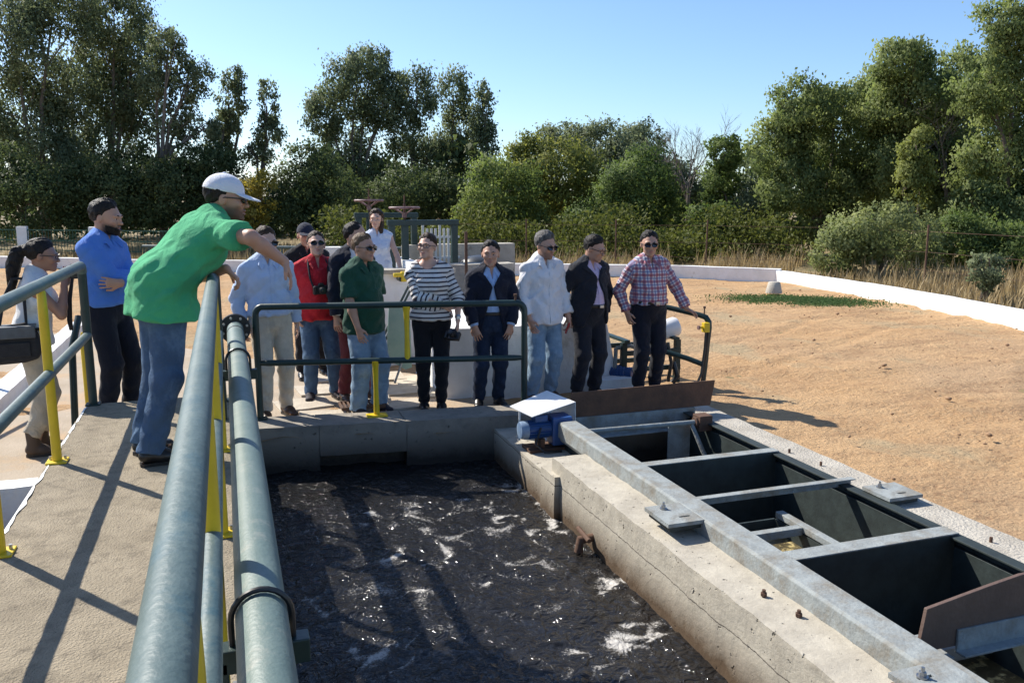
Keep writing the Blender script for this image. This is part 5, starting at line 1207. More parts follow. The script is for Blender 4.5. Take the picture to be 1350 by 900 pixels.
WSHIRT = cloth('white_cotton', (.74, .74, .77), .94); PALEB = cloth('pale_blue_cotton', (.50, .60, .78), .94); PINKS = cloth('pale_pink_cotton', (.64, .50, .66), .94); SKYB = cloth('sky_blue_cotton', (.40, .54, .80), .94)

def dslr(loc, rz, label, pitch=0, sc=1.0):
    r = empty('camera', loc, 0, label, 'camera'); r.rotation_euler = (R(pitch), 0, R(rz)); r.scale = (sc, sc, sc)
    b = MB(); b.box(-.066, .066, -.022, .026, -.045, .038); b.build('camera_body', BLACK, r, bevel=.008)
    b = MB(); b.prism([(-.03, .037), (.03, .037), (.018, .064), (-.018, .064)], 1, -.03, .024); b.build('viewfinder_hump', BLACK, r, bevel=.005)
    b = MB(); b.box(-.078, -.046, -.042, .022, -.046, .034); b.build('grip', BLACK, r, bevel=.01)
    b = MB(); b.lathe((.004, -.02, -.004), (0, -1, 0), [(.034, 0), (.034, .05), (.031, .052), (.031, .072), (.026, .074)], 20); ln = b.build('lens', BLACK, r, smooth=True)
    b = MB(); b.lathe((.004, -.088, -.004), (0, -1, 0), [(.025, 0), (.025, .0045), (.001, .007)], 18); b.build('glass', GLASSB, ln, smooth=True)
    return r
def strap(pts, label, w=.012, name='strap', m=BLACKF, parent=None, n=4):
    b = MB(); b.tube(pts, w, 6); o = b.build(name, m, parent, smooth=True); return o

# 1 woman with ponytail photographing
p = person('woman with a black ponytail and white sleeveless top taking a picture', (-1.44, 7.16, -.02), 98, H=1.66, g=.98, sex='f', lean=9, skin=2, hair='black', hairstyle='tail', head=(-6, 4, 0), glasses='eye',
       wl=(.075, -.26, 1.40), hl=(.26, -.14, 1.0), wr=(-.085, -.26, 1.38), hr=(-.26, -.14, 1.0), handl=((-.30, -.35, .85), (-.7, .5, 0), .35), handr=((.30, -.35, .85), (.7, .5, 0), .35, -1),
       top=dict(mat=cloth('white_knit', (.76, .755, .73), .94), off=.016, hem=.90, sleeve=0, neck=.05, name='sleeveless_top', flare=.012), trousers=(KHAKI, .006, .10), shoes=(BOOTBR, .14), belt=BELTM, feet=((.10, -.02, 5), (-.09, .03, -5)))
c = pworld(p, ((-.005), -.335 * p['s'], 1.475 * p['s'])); dslr(c, 98, 'black camera raised to the eyes of the woman with the ponytail')
r = empty('shoulder_bag', pworld(p, (-.20, .13, .90)), R(6), 'black shoulder bag with a grey flap hanging on the woman taking a picture', 'bag')
b = MB(); b.prism([(-.19, -.125), (-.10, -.145), (.08, -.14), (.18, -.115), (.205, -.02), (.17, .10), (.05, .125), (-.09, .125), (-.17, .11), (-.205, -.01)], 1, -.065, .065); b.build('bag_body', BLACKF, r, bevel=.035, seg=4, smooth=True)
b = MB(); b.prism([(-.085, .138), (.06, .142), (.065, .128), (-.072, .124), (-.079, .05), (-.090, .05)], 0, -.18, .17); b.build('flap', mat('grey_bag_flap', (.09, .10, .11), (.06, .065, .07), rough=.5, scale=10), r, bevel=.006)
b = MB(); b.box(-.13, .13, -.080, -.060, -.09, .02); b.build('pocket', BLACKF, r, bevel=.008)
for dx in (-.205, .205):
    b = MB(); b.box(dx - .012, dx + .012, -.02, .02, .06, .13); b.build('strap_ring', STEEL, r, bevel=.003)
s_ = p['s']; ri = r.matrix_basis.inverted()
lp = [Vector(r.matrix_basis @ Vector((-.21, 0, .10))), pworld(p, (-.22, .02, 1.05)), pworld(p, (-.17, .02, 1.28)), pworld(p, (-.075 * s_, .09 * s_ * .2, 1.445 * s_)), pworld(p, (-.06, .09, 1.37)), pworld(p, (-.10, .16, 1.22)), pworld(p, (-.2, .2, 1.0)), Vector(r.matrix_basis @ Vector((.21, 0, .10)))]
strap([tuple(ri @ v) for v in lp], '', .014, 'shoulder_strap', BLACKF, r)
r = empty('neck_strap', pworld(p, (0, -.2, 1.0)), 0, 'black camera neck strap looping below the raised camera', 'strap')
o_ = Vector(r.location)
strap([tuple(pworld(p, q) - o_) for q in [(.065, -.31, 1.39), (.085, -.27, 1.2), (.07, -.25, 1.02), (.03, -.26, .95), (-.03, -.27, .96), (-.07, -.27, 1.04), (-.08, -.28, 1.2), (-.065, -.31, 1.38)]], '', .011, 'strap_band', BLACKF, r)

# 2 man in blue, arms folded
p = person('bearded man in a bright blue pullover with folded arms', (-.90, 7.14, .20), 58, H=1.72, g=.96, skin=1, hair='black', hairstyle='short', head=(12, 8, 0), beard='full',
       wl=(-.13, -.235, 1.13), hl=(.42, -.12, .95), wr=(.12, -.275, 1.165), hr=(-.42, -.05, .95), handl=((-.75, .65, .1), (0, 1, 0), .5), handr=((.9, .05, -.1), (0, 1, 0), .3, -1),
       top=dict(mat=cloth('bright_blue_knit', (.095, .235, .66), .92), off=.018, hem=.95, sleeve=.95, collar=True, neck=.05, name='pullover', flare=.004), trousers=(NAVYT, .006, .02), shoes=(SHOEB, 0))
# 3 man in the green polo leaning on the rail
CAPW = cloth('white_cap_cotton', (.78, .79, .84), .96)
p = person('man in a bright green polo and white cap leaning over the railing', (-.39, 5.13, .45), 112, H=1.76, g=1.06, skin=1, hair='black', hairstyle='crop', lean=41, head=(-28, -8, 0), beard='stub', glasses='sun', cap=CAPW, hipy=-.03,
       wr=(-.43, -.58, 1.13), hr=(-.6, -.3, 1.35), wl=(.02, -.42, 1.07), hl=(.42, -.25, .98), handr=((-.1, -.30, -.95), (.35, .75, -.3), .25, -1), handl=((-.3, -.5, -.6), (.2, .5, -1), .7),
       feet=((.13, .06, 12), (-.12, .10, -10)),
       top=dict(mat=cloth('bright_green_pique', (.065, .43, .19), .9), off=.026, hem=.80, hemtilt=.35, sleeve=.36, collar=True, neck=.05, name='polo_shirt', flare=.05, wr=.006), trousers=(BLUEJ, .008, -.02), shoes=(SHOEB, 0))
GREENMAN = p
# 4 man in pale shirt and beige trousers
p = person('man in a pale blue shirt and beige trousers with sunglasses', (.34, 7.70, -.02), 12, H=1.70, g=1.0, skin=0, hair='brown', hairstyle='short', head=(8, 4, 0), glasses='sun',
       wl=(.25, .02, .87), wr=(-.255, .0, .88), hr=(-.42, .3, 1.1),
       top=dict(mat=PALEB, off=.017, hem=.97, sleeve=.97, collar=True, neck=.04, placket=(1.04, 1.40), buttons=(WSHIRT, 1.06, 1.38), wr=.005), trousers=(CHINO, .004, .0), shoes=(SHOEBR, 0), belt=BELTM)
# 5 person in dark cap behind
p = person('person in a dark cap and black jacket half hidden behind the red polo', (.84, 9.35, -.02), 4, H=1.68, skin=1, hair='black', hairstyle='crop', head=(0, 0, 0), cap=cloth('dark_navy_cap', (.018, .024, .045)),
       top=dict(mat=cloth('black_jacket_cloth', (.012, .012, .014)), off=.03, hem=.84, sleeve=.97, collar=True, neck=.05, name='jacket'), trousers=(BLACKT, .006, .0), shoes=(SHOEB, 0))
# 6 man in red polo
p = person('stout man in a red polo with a camera on his chest', (.82, 8.30, -.02), 4, H=1.63, g=1.19, belly=.03, skin=0, hair='brown', hairstyle='crop', head=(-2, -10, 0), glasses='sun',
       wl=(.225, -.07, .93), hl=(.55, .2, 1.1), wr=(-.235, -.07, .93), hr=(-.55, .2, 1.1), handl=((-.12, -.18, -.95), (-.9, .1, 0), .4), handr=((.12, -.18, -.95), (.9, .1, 0), .4),
       top=dict(mat=cloth('bright_red_pique', (.52, .018, .028), .9), off=.018, hem=.86, sleeve=.36, collar=True, neck=.07, name='polo_shirt', flare=.012, wr=.005), trousers=(BLUEJ, .006, -.02), shoes=(SHOEN, 0))
c = pworld(p, (.0, -.20 * p['s'] - .03, 1.185 * p['s'])); cm = dslr(c, 6, 'black camera hanging on the chest of the man in the red polo')
s_ = p['s']; N_ = p['N']; ci = cm.matrix_basis.inverted()
for sx in (1, -1):
    pts = [(sx * .064, -.205 * s_, 1.20 * s_), (sx * .088, -.165 * s_, 1.30 * s_), (sx * .092, -.128 * s_, 1.40 * s_), (sx * .086, -.05 * s_, 1.475 * s_), (sx * .06, .05 * s_, 1.50 * s_)]
    strap([tuple(ci @ pworld(p, q)) for q in pts], '', .010, 'neck_strap', BLACKF, cm)
# 7 man in navy blazer and dark red trousers
p = person('man in a navy blazer and dark red trousers behind the dark green polo', (1.14, 8.12, -.02), 28, H=1.72, skin=1, hair='black', hairstyle='bald', head=(28, 6, 0),
       top=dict(mat=WSHIRT, off=.012, hem=1.0, sleeve=.98, collar=True, neck=.05, wr=.0015), over=dict(mat=NAVYJ, off=.028, hem=.80, sleeve=.96, open=(1.10, .075, .05), neck=0, lapel=True, name='blazer'), trousers=(REDT, .004, .0), shoes=(SHOEBR, 0))
# 8 man in dark green polo
p = person('man in a dark green polo and pale jeans with sunglasses', (1.16, 7.58, -.02), 30, H=1.64, g=1.06, belly=.015, skin=1, hair='fair', hairstyle='crop', head=(8, 2, 0), glasses='sun', 
       wr=(-.20, -.16, .86), hr=(-.5, .2, 1.1), wl=(.26, .05, .87),
       top=dict(mat=cloth('dark_green_pique', (.016, .075, .045), .9), off=.020, hem=.80, sleeve=.40, collar=True, neck=.07, name='polo_shirt', flare=.016, wr=.005), trousers=(LJEANS, .018, -.03), shoes=(SHOEN, 0))
# 9 woman behind on the channel deck
p = person('woman with long dark hair in a pale sleeveless top standing behind the channel wall', (1.80, 10.40, .17), -8, H=1.62, g=.9, sex='f', skin=0, hair='brown', hairstyle='long', head=(-12, -4, 0),
       wl=(.27, -.30, .98), hl=(.5, .2, 1.1), handl=((.2, -.7, -.35), (0, 0, -1), .25),
       top=dict(mat=cloth('pale_blue_white_cotton', (.58, .64, .76), .95), off=.016, hem=.88, sleeve=0, neck=.05, name='sleeveless_top'), trousers=(NAVYT, .003, .0), shoes=(SHOEB, 0))
# 10 woman in stripes
p = person('woman in a striped blouse and black trousers with glasses', (1.76, 7.46, -.02), -10, H=1.64, g=1.0, sex='f', skin=0, hair='brown', hairstyle='bun', head=(-26, -6, 0), glasses='eye',
       wl=(.245, -.17, .93), hl=(.5, .15, 1.1), wr=(.10, -.21, 1.08), hr=(-.45, -.1, 1.0), handl=((-.05, -.25, -.95), (-.9, .2, 0), .5), handr=((.9, -.05, .0), (0, 1, -.1), .3, -1),
       top=dict(mat=stripe_mat(), off=.024, hem=.93, sleeve=.70, neck=0, scoop=True, pattern=True, fine=True, name='striped_blouse', flare=.014, wr=.005), trousers=(BLACKT, -.004, .0), shoes=(SHOEB, 0), feet=((.085, -.02, 0), (-.085, .02, 0)))
c = pworld(p, tuple(p['wl'] + np.array((-.045, -.055, -.135)))); dslr(c, -40, 'black camera held low in the hand of the woman in stripes', pitch=-40, sc=.95)
b = MB(); W_ = p['wl'] + (p['eL'] - p['wl']) * .10; d_ = Vector(p['eL'] - p['wl']).normalized(); b.lathe(tuple(pworld(p, W_)), Matrix.Rotation(R(-10), 3, 'Z') @ d_, [(.0285, 0), (.0285, .02)], 14); b.lathe(tuple(pworld(p, W_ + np.array((.0, -.022, 0)))), (0.1, -1, .1), [(.017, 0), (.017, .012)], 12)
tag(b.build('wrist_watch', STEEL, None, smooth=True), 'silver watch on the wrist of the woman in stripes', 'watch')
# 11 man in navy blazer with open collar
p = person('man in a navy blazer and pale blue shirt with hands at his pockets', (2.32, 7.42, -.02), -6, H=1.56, g=1.02, skin=1, hair='black', hairstyle='short', head=(-14, 0, 0),
       wl=(.185, -.135, .89), hl=(.6, .12, 1.1), wr=(-.195, -.135, .89), hr=(-.6, .12, 1.1), handl=((-.28, -.12, -.93), (-.3, .9, 0), .3), handr=((.28, -.12, -.93), (.3, .9, 0), .3, -1),
       top=dict(mat=SKYB, off=.012, hem=1.0, sleeve=.99, collar=True, neck=.08, placket=(1.04, 1.36), buttons=(NAVYT, 1.06, 1.34), wr=.0015), over=dict(mat=NAVYJ, off=.028, hem=.80, sleeve=.93, open=(1.30, .085, .125), neck=0, lapel=True, name='blazer', wr=.005), trousers=(DJEANS, .004, -.01), shoes=(SHOEB, 0), belt=BELTM)
# 12 man in white shirt
p = person('grey bearded man in an untucked white shirt and pale jeans', (2.87, 7.47, -.02), 10, H=1.64, g=1.03, skin=1, hair='grey', hairstyle='full', head=(12, 12, 0), glasses='sun', beard='grey',
       wl=(.25, -.09, .87), hl=(.42, .25, 1.1), wr=(-.22, -.10, .88), hr=(-.5, .2, 1.1), handl=((.0, -.15, -.97), (-.9, .1, 0), .6),
       top=dict(mat=WSHIRT, off=.017, hem=.82, sleeve=.88, collar=True, neck=.07, placket=(.84, 1.36), buttons=(PALEB, .95, 1.32), flare=.014, wr=.006), trousers=(LJEANS, .008, .0), shoes=(SHOEBR, 0))
c = pworld(p, tuple(p['wl'] + np.array((-.025, -.03, -.10)))); r = empty('red_phone', c, R(40), 'small red phone held by the man in the white shirt', 'phone'); r.rotation_euler = (R(20), R(15), R(60))
b = MB(); b.box(-.032, .032, -.006, .006, -.055, .055); b.build('case', cloth('red_plastic', (.55, .02, .02)), r, bevel=.005); b = MB(); b.box(-.028, .028, -.0075, -.0062, -.048, .048); b.build('screen', GLASSB, r)
b = MB(); b.box(.018, .040, -.004, .004, -.02, .02); pp_ = pworld(p, (.02, -.155, .87))
# 13 man in dark suit and pink shirt
p = person('man in a dark suit and pink shirt looking down', (3.36, 7.50, -.02), 14, H=1.60, g=1.10, belly=.03, skin=1, hair='black', hairstyle='short', head=(26, 18, 0), glasses='eye',
       wl=(.235, .02, .90), hl=(.6, .25, 1.1), wr=(-.24, .05, .90), hr=(-.6, .25, 1.1),
       top=dict(mat=PINKS, off=.012, hem=1.0, sleeve=1.0, collar=True, neck=.08, placket=(1.04, 1.36), buttons=(WSHIRT, 1.06, 1.34), wr=.0015), over=dict(mat=SUIT, off=.028, hem=.79, sleeve=.95, open=(1.30, .085, .15), neck=0, lapel=True, name='suit_jacket', wr=.005), trousers=(SUIT, .012, .0), shoes=(SHOEB, 0), belt=BELTM)
# 14 man in plaid
p = person('man in a red and blue plaid shirt resting a hand on the bent handrail', (3.99, 7.44, -.02), -2, H=1.63, g=1.10, belly=.02, skin=1, hair='black', hairstyle='short', head=(-16, 4, 0), glasses='sun',
       wl=(.42, -.12, .885), hl=(.7, .3, 1.15), wr=(-.255, .0, .90), hr=(-.55, .25, 1.1), handl=((.65, -.25, -.35), (-.2, -.2, -1), .45, -1),
       top=dict(mat=plaid_mat(), off=.016, hem=1.0, sleeve=.95, collar=True, neck=.09, pattern=True, fine=True, cm=cloth('plaid_collar', (.40, .16, .20)), flare=.004, wr=.006), trousers=(NAVYT, .008, .0), shoes=(SHOEB, 0), belt=BELTM)

# thin out the dense implicit meshes (one pass for all)
for o, ratio in DECIM:
    d = o.modifiers.new('thin', 'DECIMATE'); d.ratio = ratio
dg = bpy.context.evaluated_depsgraph_get()
done = [(o, bpy.data.meshes.new_from_object(o.evaluated_get(dg), preserve_all_data_layers=True, depsgraph=dg)) for o, _ in DECIM]
for o, me in done:
    o.modifiers.clear(); old = o.data; nm = old.name; o.data = me; bpy.data.meshes.remove(old); me.name = nm
TREES = [
    ('eucalyptus_tree', 'tallest dark eucalyptus at the end of the tree line, crown beyond the mesh fence', -6.45, 36, 'euc', 0.121, 2.13, [(-0.29, -0.73, 7.3, 1.73, 2.02), (0.94, -0.24, 8.5, 1.73, 1.44), (-0.44, 0.24, 5.01, 1.73, 1.73), (1.12, 0.6, 6.21, 1.44, 1.73), (0.29, -0.44, 3.34, 1.58, 1.44)]),
    ('eucalyptus_tree', 'tall dense eucalyptus rising behind the bearded man in blue', -4.31, 38, 'euc', 0.131, 2.13, [(0.67, -0.72, 8.64, 1.71, 1.4), (1.2, -0.24, 7.32, 1.71, 1.56), (0.08, 0.24, 5.87, 1.71, 1.71), (1.42, 0.59, 5.35, 1.4, 1.4), (-0.55, -0.44, 3.73, 1.56, 1.4)]),
    ('eucalyptus_tree', 'leaning eucalyptus with round leaf clumps above the man in the white cap', -2.18, 34, 'euc', 0.119, 1.9, [(0.62, -0.31, 7.33, 0.74, 1.02), (1.39, -0.12, 6.2, 0.85, 1.02), (0.77, 0.12, 4.72, 0.85, 0.85), (0.07, 0.36, 6.07, 0.85, 0.85), (1.68, -0.16, 4.45, 0.57, 0.62)]),
    ('eucalyptus_tree', 'slender eucalyptus with loose leaf tufts above the white cap', 0.11, 36, 'euc', 0.12, 1.9, [(0.35, -0.27, 5.63, 0.64, 1.11), (0.74, -0.07, 6.53, 0.49, 0.55), (0.02, 0.11, 4.69, 0.77, 0.8), (-0.23, 0.39, 3.81, 0.92, 0.74)]),
    ('eucalyptus_tree', 'slender eucalyptus with a pointed top beside the yellowish tree', 1.39, 35, 'euc', 0.118, 1.9, [(0.42, -0.23, 5.43, 0.54, 0.97), (0.49, -0.1, 4.35, 0.7, 0.79), (0.0, 0.12, 3.63, 0.85, 0.6)]),
    ('evergreen_tree', 'dark evergreen beside the white fence post', -6.38, 33, 'dark', 0.11, 2.4, [(0.23, -0.81, 1.75, 1.93, 1.32), (-0.49, -0.17, 2.71, 1.24, 1.1), (1.26, 0.15, 2.21, 1.1, 1.24)]),
    ('evergreen_tree', 'dark evergreen behind the bearded man in blue', -4.05, 33.5, 'dark', 0.115, 2.4, [(0.16, -0.72, 1.9, 1.72, 1.38), (0.91, -0.18, 2.89, 1.29, 1.15)]),
    ('evergreen_tree', 'dark evergreen directly behind the green polo shirt', -1.86, 33, 'dark', 0.116, 2.4, [(-0.01, -0.67, 2.08, 1.59, 1.39), (0.9, -0.16, 2.9, 1.16, 1.16)]),
    ('evergreen_tree', 'dark evergreen between the white cap and the yellowish tree', -0.17, 34, 'dark', 0.121, 2.2, [(-0.03, -0.51, 2.65, 1.21, 1.28), (0.32, -0.19, 1.61, 1.37, 1.06)]),
    ('evergreen_tree', 'broad dark evergreen rising behind the dark cap', 2.98, 33, 'dark', 0.122, 2.4, [(0.02, -0.58, 2.65, 1.37, 1.46), (-0.54, -0.2, 1.61, 1.46, 1.16), (0.71, 0.17, 1.66, 1.22, 1.28)]),
    ('yellowing_tree', 'small yellowing tree beside the white cap', 1.0, 30, 'yellow', 0.093, 2.36, [(0.05, -0.3, 2.08, 0.71, 0.87), (-0.16, -0.11, 1.32, 0.76, 0.68)]),
    ('eucalyptus_tree', 'broad tall eucalyptus with a domed crown behind the hand wheels', 6.48, 44, 'euc', 0.153, 2.24, [(0.1, -0.79, 7.45, 1.89, 1.81), (1.0, -0.18, 8.66, 1.26, 0.87), (-1.24, 0.2, 6.11, 1.42, 1.42), (-0.35, 0.73, 4.47, 1.73, 1.49), (1.59, -0.37, 6.33, 1.34, 1.81), (0.48, 0.0, 3.18, 1.73, 1.26), (2.21, 0.24, 7.54, 0.87, 1.02)]),
    ('eucalyptus_tree', 'slim eucalyptus next to the domed eucalyptus', 9.69, 44, 'euc', 0.157, 2.02, [(0.0, -0.57, 7.0, 1.37, 1.53), (-0.42, -0.18, 5.24, 1.29, 1.53), (0.72, 0.17, 4.12, 1.21, 1.61)]),
    ('eucalyptus_tree', 'slim eucalyptus with a blunt top behind the sluice gate', 12.04, 45, 'euc', 0.163, 1.9, [(-0.12, -0.46, 7.28, 1.09, 1.5), (0.36, -0.16, 5.51, 1.17, 1.59), (-0.34, 0.19, 3.79, 1.34, 1.5)]),
    ('eucalyptus_tree', 'narrow drooping eucalyptus beside the big willow bush', 13.01, 43, 'euc', 0.157, 1.79, [(0.03, -0.31, 6.21, 0.73, 1.7), (-0.1, -0.12, 4.3, 0.89, 1.7), (0.15, 0.07, 7.32, 0.48, 0.65)]),
    ('evergreen_tree', 'dark low tree behind the navy blazer and red trousers', 4.92, 38, 'dark', 0.132, 2.4, [(-0.21, -0.72, 1.88, 1.7, 1.63)]),
    ('evergreen_tree', 'dark low tree behind the sluice gates', 7.66, 38, 'dark', 0.135, 2.4, [(-0.14, -0.84, 1.88, 2.0, 1.6)]),
    ('evergreen_tree', 'dark low tree behind the woman in stripes', 9.8, 38, 'dark', 0.137, 2.3, [(-0.09, -0.7, 1.78, 1.66, 1.55)]),
    ('willow_tree', 'light green bushy willow behind the navy blazer and blue shirt', 10.28, 32, 'green', 0.127, 2.95, [(-0.07, -0.71, 2.24, 1.68, 1.47), (-0.54, -0.21, 1.21, 1.47, 1.05), (1.19, 0.2, 1.19, 1.4, 1.05)]),
    ('broadleaf_tree', 'rounded olive green tree above the man in the white shirt', 13.87, 34, 'olive', 0.139, 3.07, [(-0.4, -0.93, 2.83, 2.22, 1.68), (-1.48, -0.17, 3.59, 1.22, 1.07), (0.55, 0.31, 1.46, 2.22, 1.53)]),
    ('broadleaf_tree', 'taller grey green tree behind the rounded olive tree', 18.67, 40, 'grey', 0.154, 2.83, [(-0.72, -0.92, 4.57, 2.2, 1.28), (1.84, -0.21, 4.58, 1.46, 1.46), (-2.09, 0.24, 4.91, 1.74, 0.92)]),
    ('broadleaf_tree', 'dense dark green tree above the man in the plaid shirt', 15.65, 30, 'dgreen', 0.126, 3.19, [(-0.54, -0.76, 2.24, 1.82, 1.68), (-1.63, -0.28, 1.08, 2.03, 1.22), (1.14, 0.19, 1.11, 1.33, 1.12)]),
    ('young_tree', 'slim young tree with a pointed crown beside the bare trees', 17.48, 27, 'dgreen', 0.118, 2.48, [(-0.28, -0.33, 3.49, 0.78, 0.85), (-0.26, -0.12, 2.5, 0.88, 0.91), (-0.25, 0.11, 1.51, 0.78, 0.78)]),
    ('shrub', 'rounded green shrub below the slim young tree', 15.79, 25, 'dgreen', 0.109, 2.95, [(-0.27, -0.43, 1.02, 1.02, 0.9)]),
    ('shrub', 'grey green shrub between the young tree and the big willows', 19.03, 27, 'grey', 0.12, 2.83, [(-0.35, -0.53, 1.54, 1.26, 1.39), (-0.6, -0.14, 0.84, 0.99, 0.93)]),
    ('shrub', 'pale low shrub at the foot of the big willows', 17.51, 24, 'olive', 0.107, 2.6, [(-0.21, -0.4, 0.66, 0.95, 0.71)]),
    ('willow_tree', 'large spreading willow beside the grey green shrub', 19.36, 24, 'willow', 0.117, 3.07, [(-1.54, -0.53, 4.62, 1.27, 1.15), (-1.84, -0.16, 3.63, 1.15, 1.27), (0.48, 0.2, 5.0, 1.45, 0.97), (1.04, 0.66, 3.52, 1.57, 1.45), (-1.25, -0.36, 2.4, 1.27, 1.15), (1.49, 0.0, 2.21, 1.45, 1.45), (0.18, 0.32, 1.17, 1.15, 1.15)]),
    ('willow_tree', 'tallest domed willow behind the pale yellow willow', 21.85, 22, 'willow', 0.113, 3.07, [(-1.63, -0.51, 5.99, 1.22, 0.87), (-0.66, -0.23, 5.04, 1.63, 1.22), (0.74, 0.2, 3.92, 1.4, 1.4), (-1.27, 0.47, 4.62, 1.11, 1.22), (-0.1, -0.47, 2.43, 1.69, 1.69), (-1.29, 0.0, 2.87, 1.11, 1.11)]),
    ('willow_tree', 'huge willow whose crown leaves the top corner of the sky', 21.0, 18, 'willow', 0.103, 3.07, [(-1.15, -0.44, 6.28, 1.05, 1.05), (-1.44, -0.15, 4.96, 1.05, 1.05), (0.19, 0.17, 4.25, 1.2, 1.45), (-0.18, 0.5, 3.01, 1.2, 1.45), (-0.01, -0.33, 1.43, 1.2, 1.45), (-1.3, 0.0, 1.43, 0.95, 1.2), (1.8, 0.35, 5.57, 1.25, 1.5), (1.27, -0.63, 2.78, 1.5, 1.74)]),
    ('willow_tree', 'dim willow filling the space behind the two big willows', 24.89, 27, 'willow', 0.136, 2.83, [(-0.98, -0.74, 3.94, 1.75, 1.93), (-1.16, -0.17, 5.67, 1.23, 1.23), (0.51, 0.27, 1.95, 1.93, 1.58)]),
    ('willow_tree', 'dim willow between the domed willow and the huge willow', 25.96, 24, 'willow', 0.126, 2.83, [(-1.26, -0.61, 5.85, 1.46, 1.46), (-0.71, -0.23, 3.82, 1.62, 1.79), (0.29, 0.23, 1.95, 1.62, 1.46)]),
    ('broadleaf_tree', 'dim tree behind the dense dark green tree', 21.12, 38, 'grey', 0.162, 2.83, [(-0.28, -0.75, 2.5, 1.79, 1.79), (-2.57, -0.31, 3.23, 2.23, 1.79)]),
    ('yellow_willow', 'pale yellow green willow in front of the domed willow', 19.17, 19.5, 'yellowgreen', 0.093, 2.71, [(-0.44, -0.22, 3.23, 0.52, 0.82), (-0.36, -0.09, 2.38, 0.62, 0.82)]),
    ('shrub', 'broad grey green shrub just outside the white wall', 15.46, 16.9, 'shrub', 0.091, 2.83, [(-0.52, -0.57, 1.14, 1.36, 0.79), (-1.23, -0.14, 0.64, 1.01, 0.75), (1.44, 0.14, 0.64, 1.01, 0.75)]),
    ('shrub', 'small pale shrub alone in the dry grass', 12.99, 11.6, 'grey', 0.066, 2.36, [(-0.09, -0.16, 0.72, 0.38, 0.41)]),
    ('shrub', 'dark shrub under the huge willow', 19.97, 17, 'dgreen', 0.092, 2.83, [(-0.63, -0.59, 0.69, 1.42, 0.85), (-1.8, -0.13, 0.78, 0.94, 0.8)]),
]
# ================================================================ VEGETATION
LEAF = {'euc': leaf_mat('eucalyptus_leaf', (0.094, 0.122, 0.065), (0.257, 0.289, 0.152), .4), 'dark': leaf_mat('evergreen_leaf', (0.055, 0.079, 0.033), (0.149, 0.183, 0.076), .35),
        'yellow': leaf_mat('yellowing_leaf', (0.243, 0.206, 0.044), (0.461, 0.375, 0.100), .45), 'green': leaf_mat('green_leaf', (0.109, 0.156, 0.050), (0.269, 0.312, 0.106), .42),
        'olive': leaf_mat('olive_leaf', (0.122, 0.150, 0.044), (0.294, 0.300, 0.094), .42), 'grey': leaf_mat('grey_green_leaf', (0.109, 0.138, 0.077), (0.256, 0.288, 0.163), .4),
        'dgreen': leaf_mat('deep_green_leaf', (0.070, 0.110, 0.037), (0.192, 0.244, 0.081), .4), 'willow': leaf_mat('willow_leaf', (0.109, 0.150, 0.056), (0.282, 0.319, 0.125), .45),
        'yellowgreen': leaf_mat('yellow_green_leaf', (.15, .18, .055), (.30, .32, .11), .45), 'shrub': leaf_mat('shrub_leaf', (0.128, 0.163, 0.069), (0.294, 0.319, 0.138), .42)}
BARK = mat('bark', (.16, .125, .095), (.09, .07, .052), scale=5, rough=.9, bump=.6, bscale=12, stretch=(3, 3, .5))
PBARK = mat('pale_bark', (.20, .165, .13), (.12, .10, .08), scale=4, rough=.85, bump=.4, bscale=10, stretch=(3, 3, .4))
def leaves(centres, L, rg, droop, tint, outn=None):
    n = len(centres)
    ax = rg.normal(0, 1, (n, 3)); ax[:, 2] -= droop * 1.6; ax /= np.linalg.norm(ax, axis=1)[:, None]
    sd_ = np.cross(ax, rg.normal(0, 1, (n, 3))); sd_ /= np.linalg.norm(sd_, axis=1)[:, None] + 1e-9
    ln = L * rg.uniform(.6, 1.35, (n, 1)); w = ln * rg.uniform(.20, .34, (n, 1))
    nm = np.cross(ax, sd_) * ln * .12
    V = np.stack([centres - ax * ln / 2, centres + sd_ * w + nm, centres + ax * ln / 2, centres - sd_ * w + nm], 1).reshape(-1, 3)
    Q = np.arange(4 * n).reshape(n, 4); geo = np.cross(ax, sd_)
    if outn is not None:
        fl = (geo * outn).sum(1) > 0; Q[fl] = Q[fl][:, ::-1]; geo[~fl] *= -1
        nn = outn * .62 + geo * .38 + np.array([0, 0, .10]); nn /= np.linalg.norm(nn, axis=1)[:, None] + 1e-9
        return V, Q, np.repeat(tint, 4), np.repeat(nn, 4, 0)
    return V, Q, np.repeat(tint, 4)
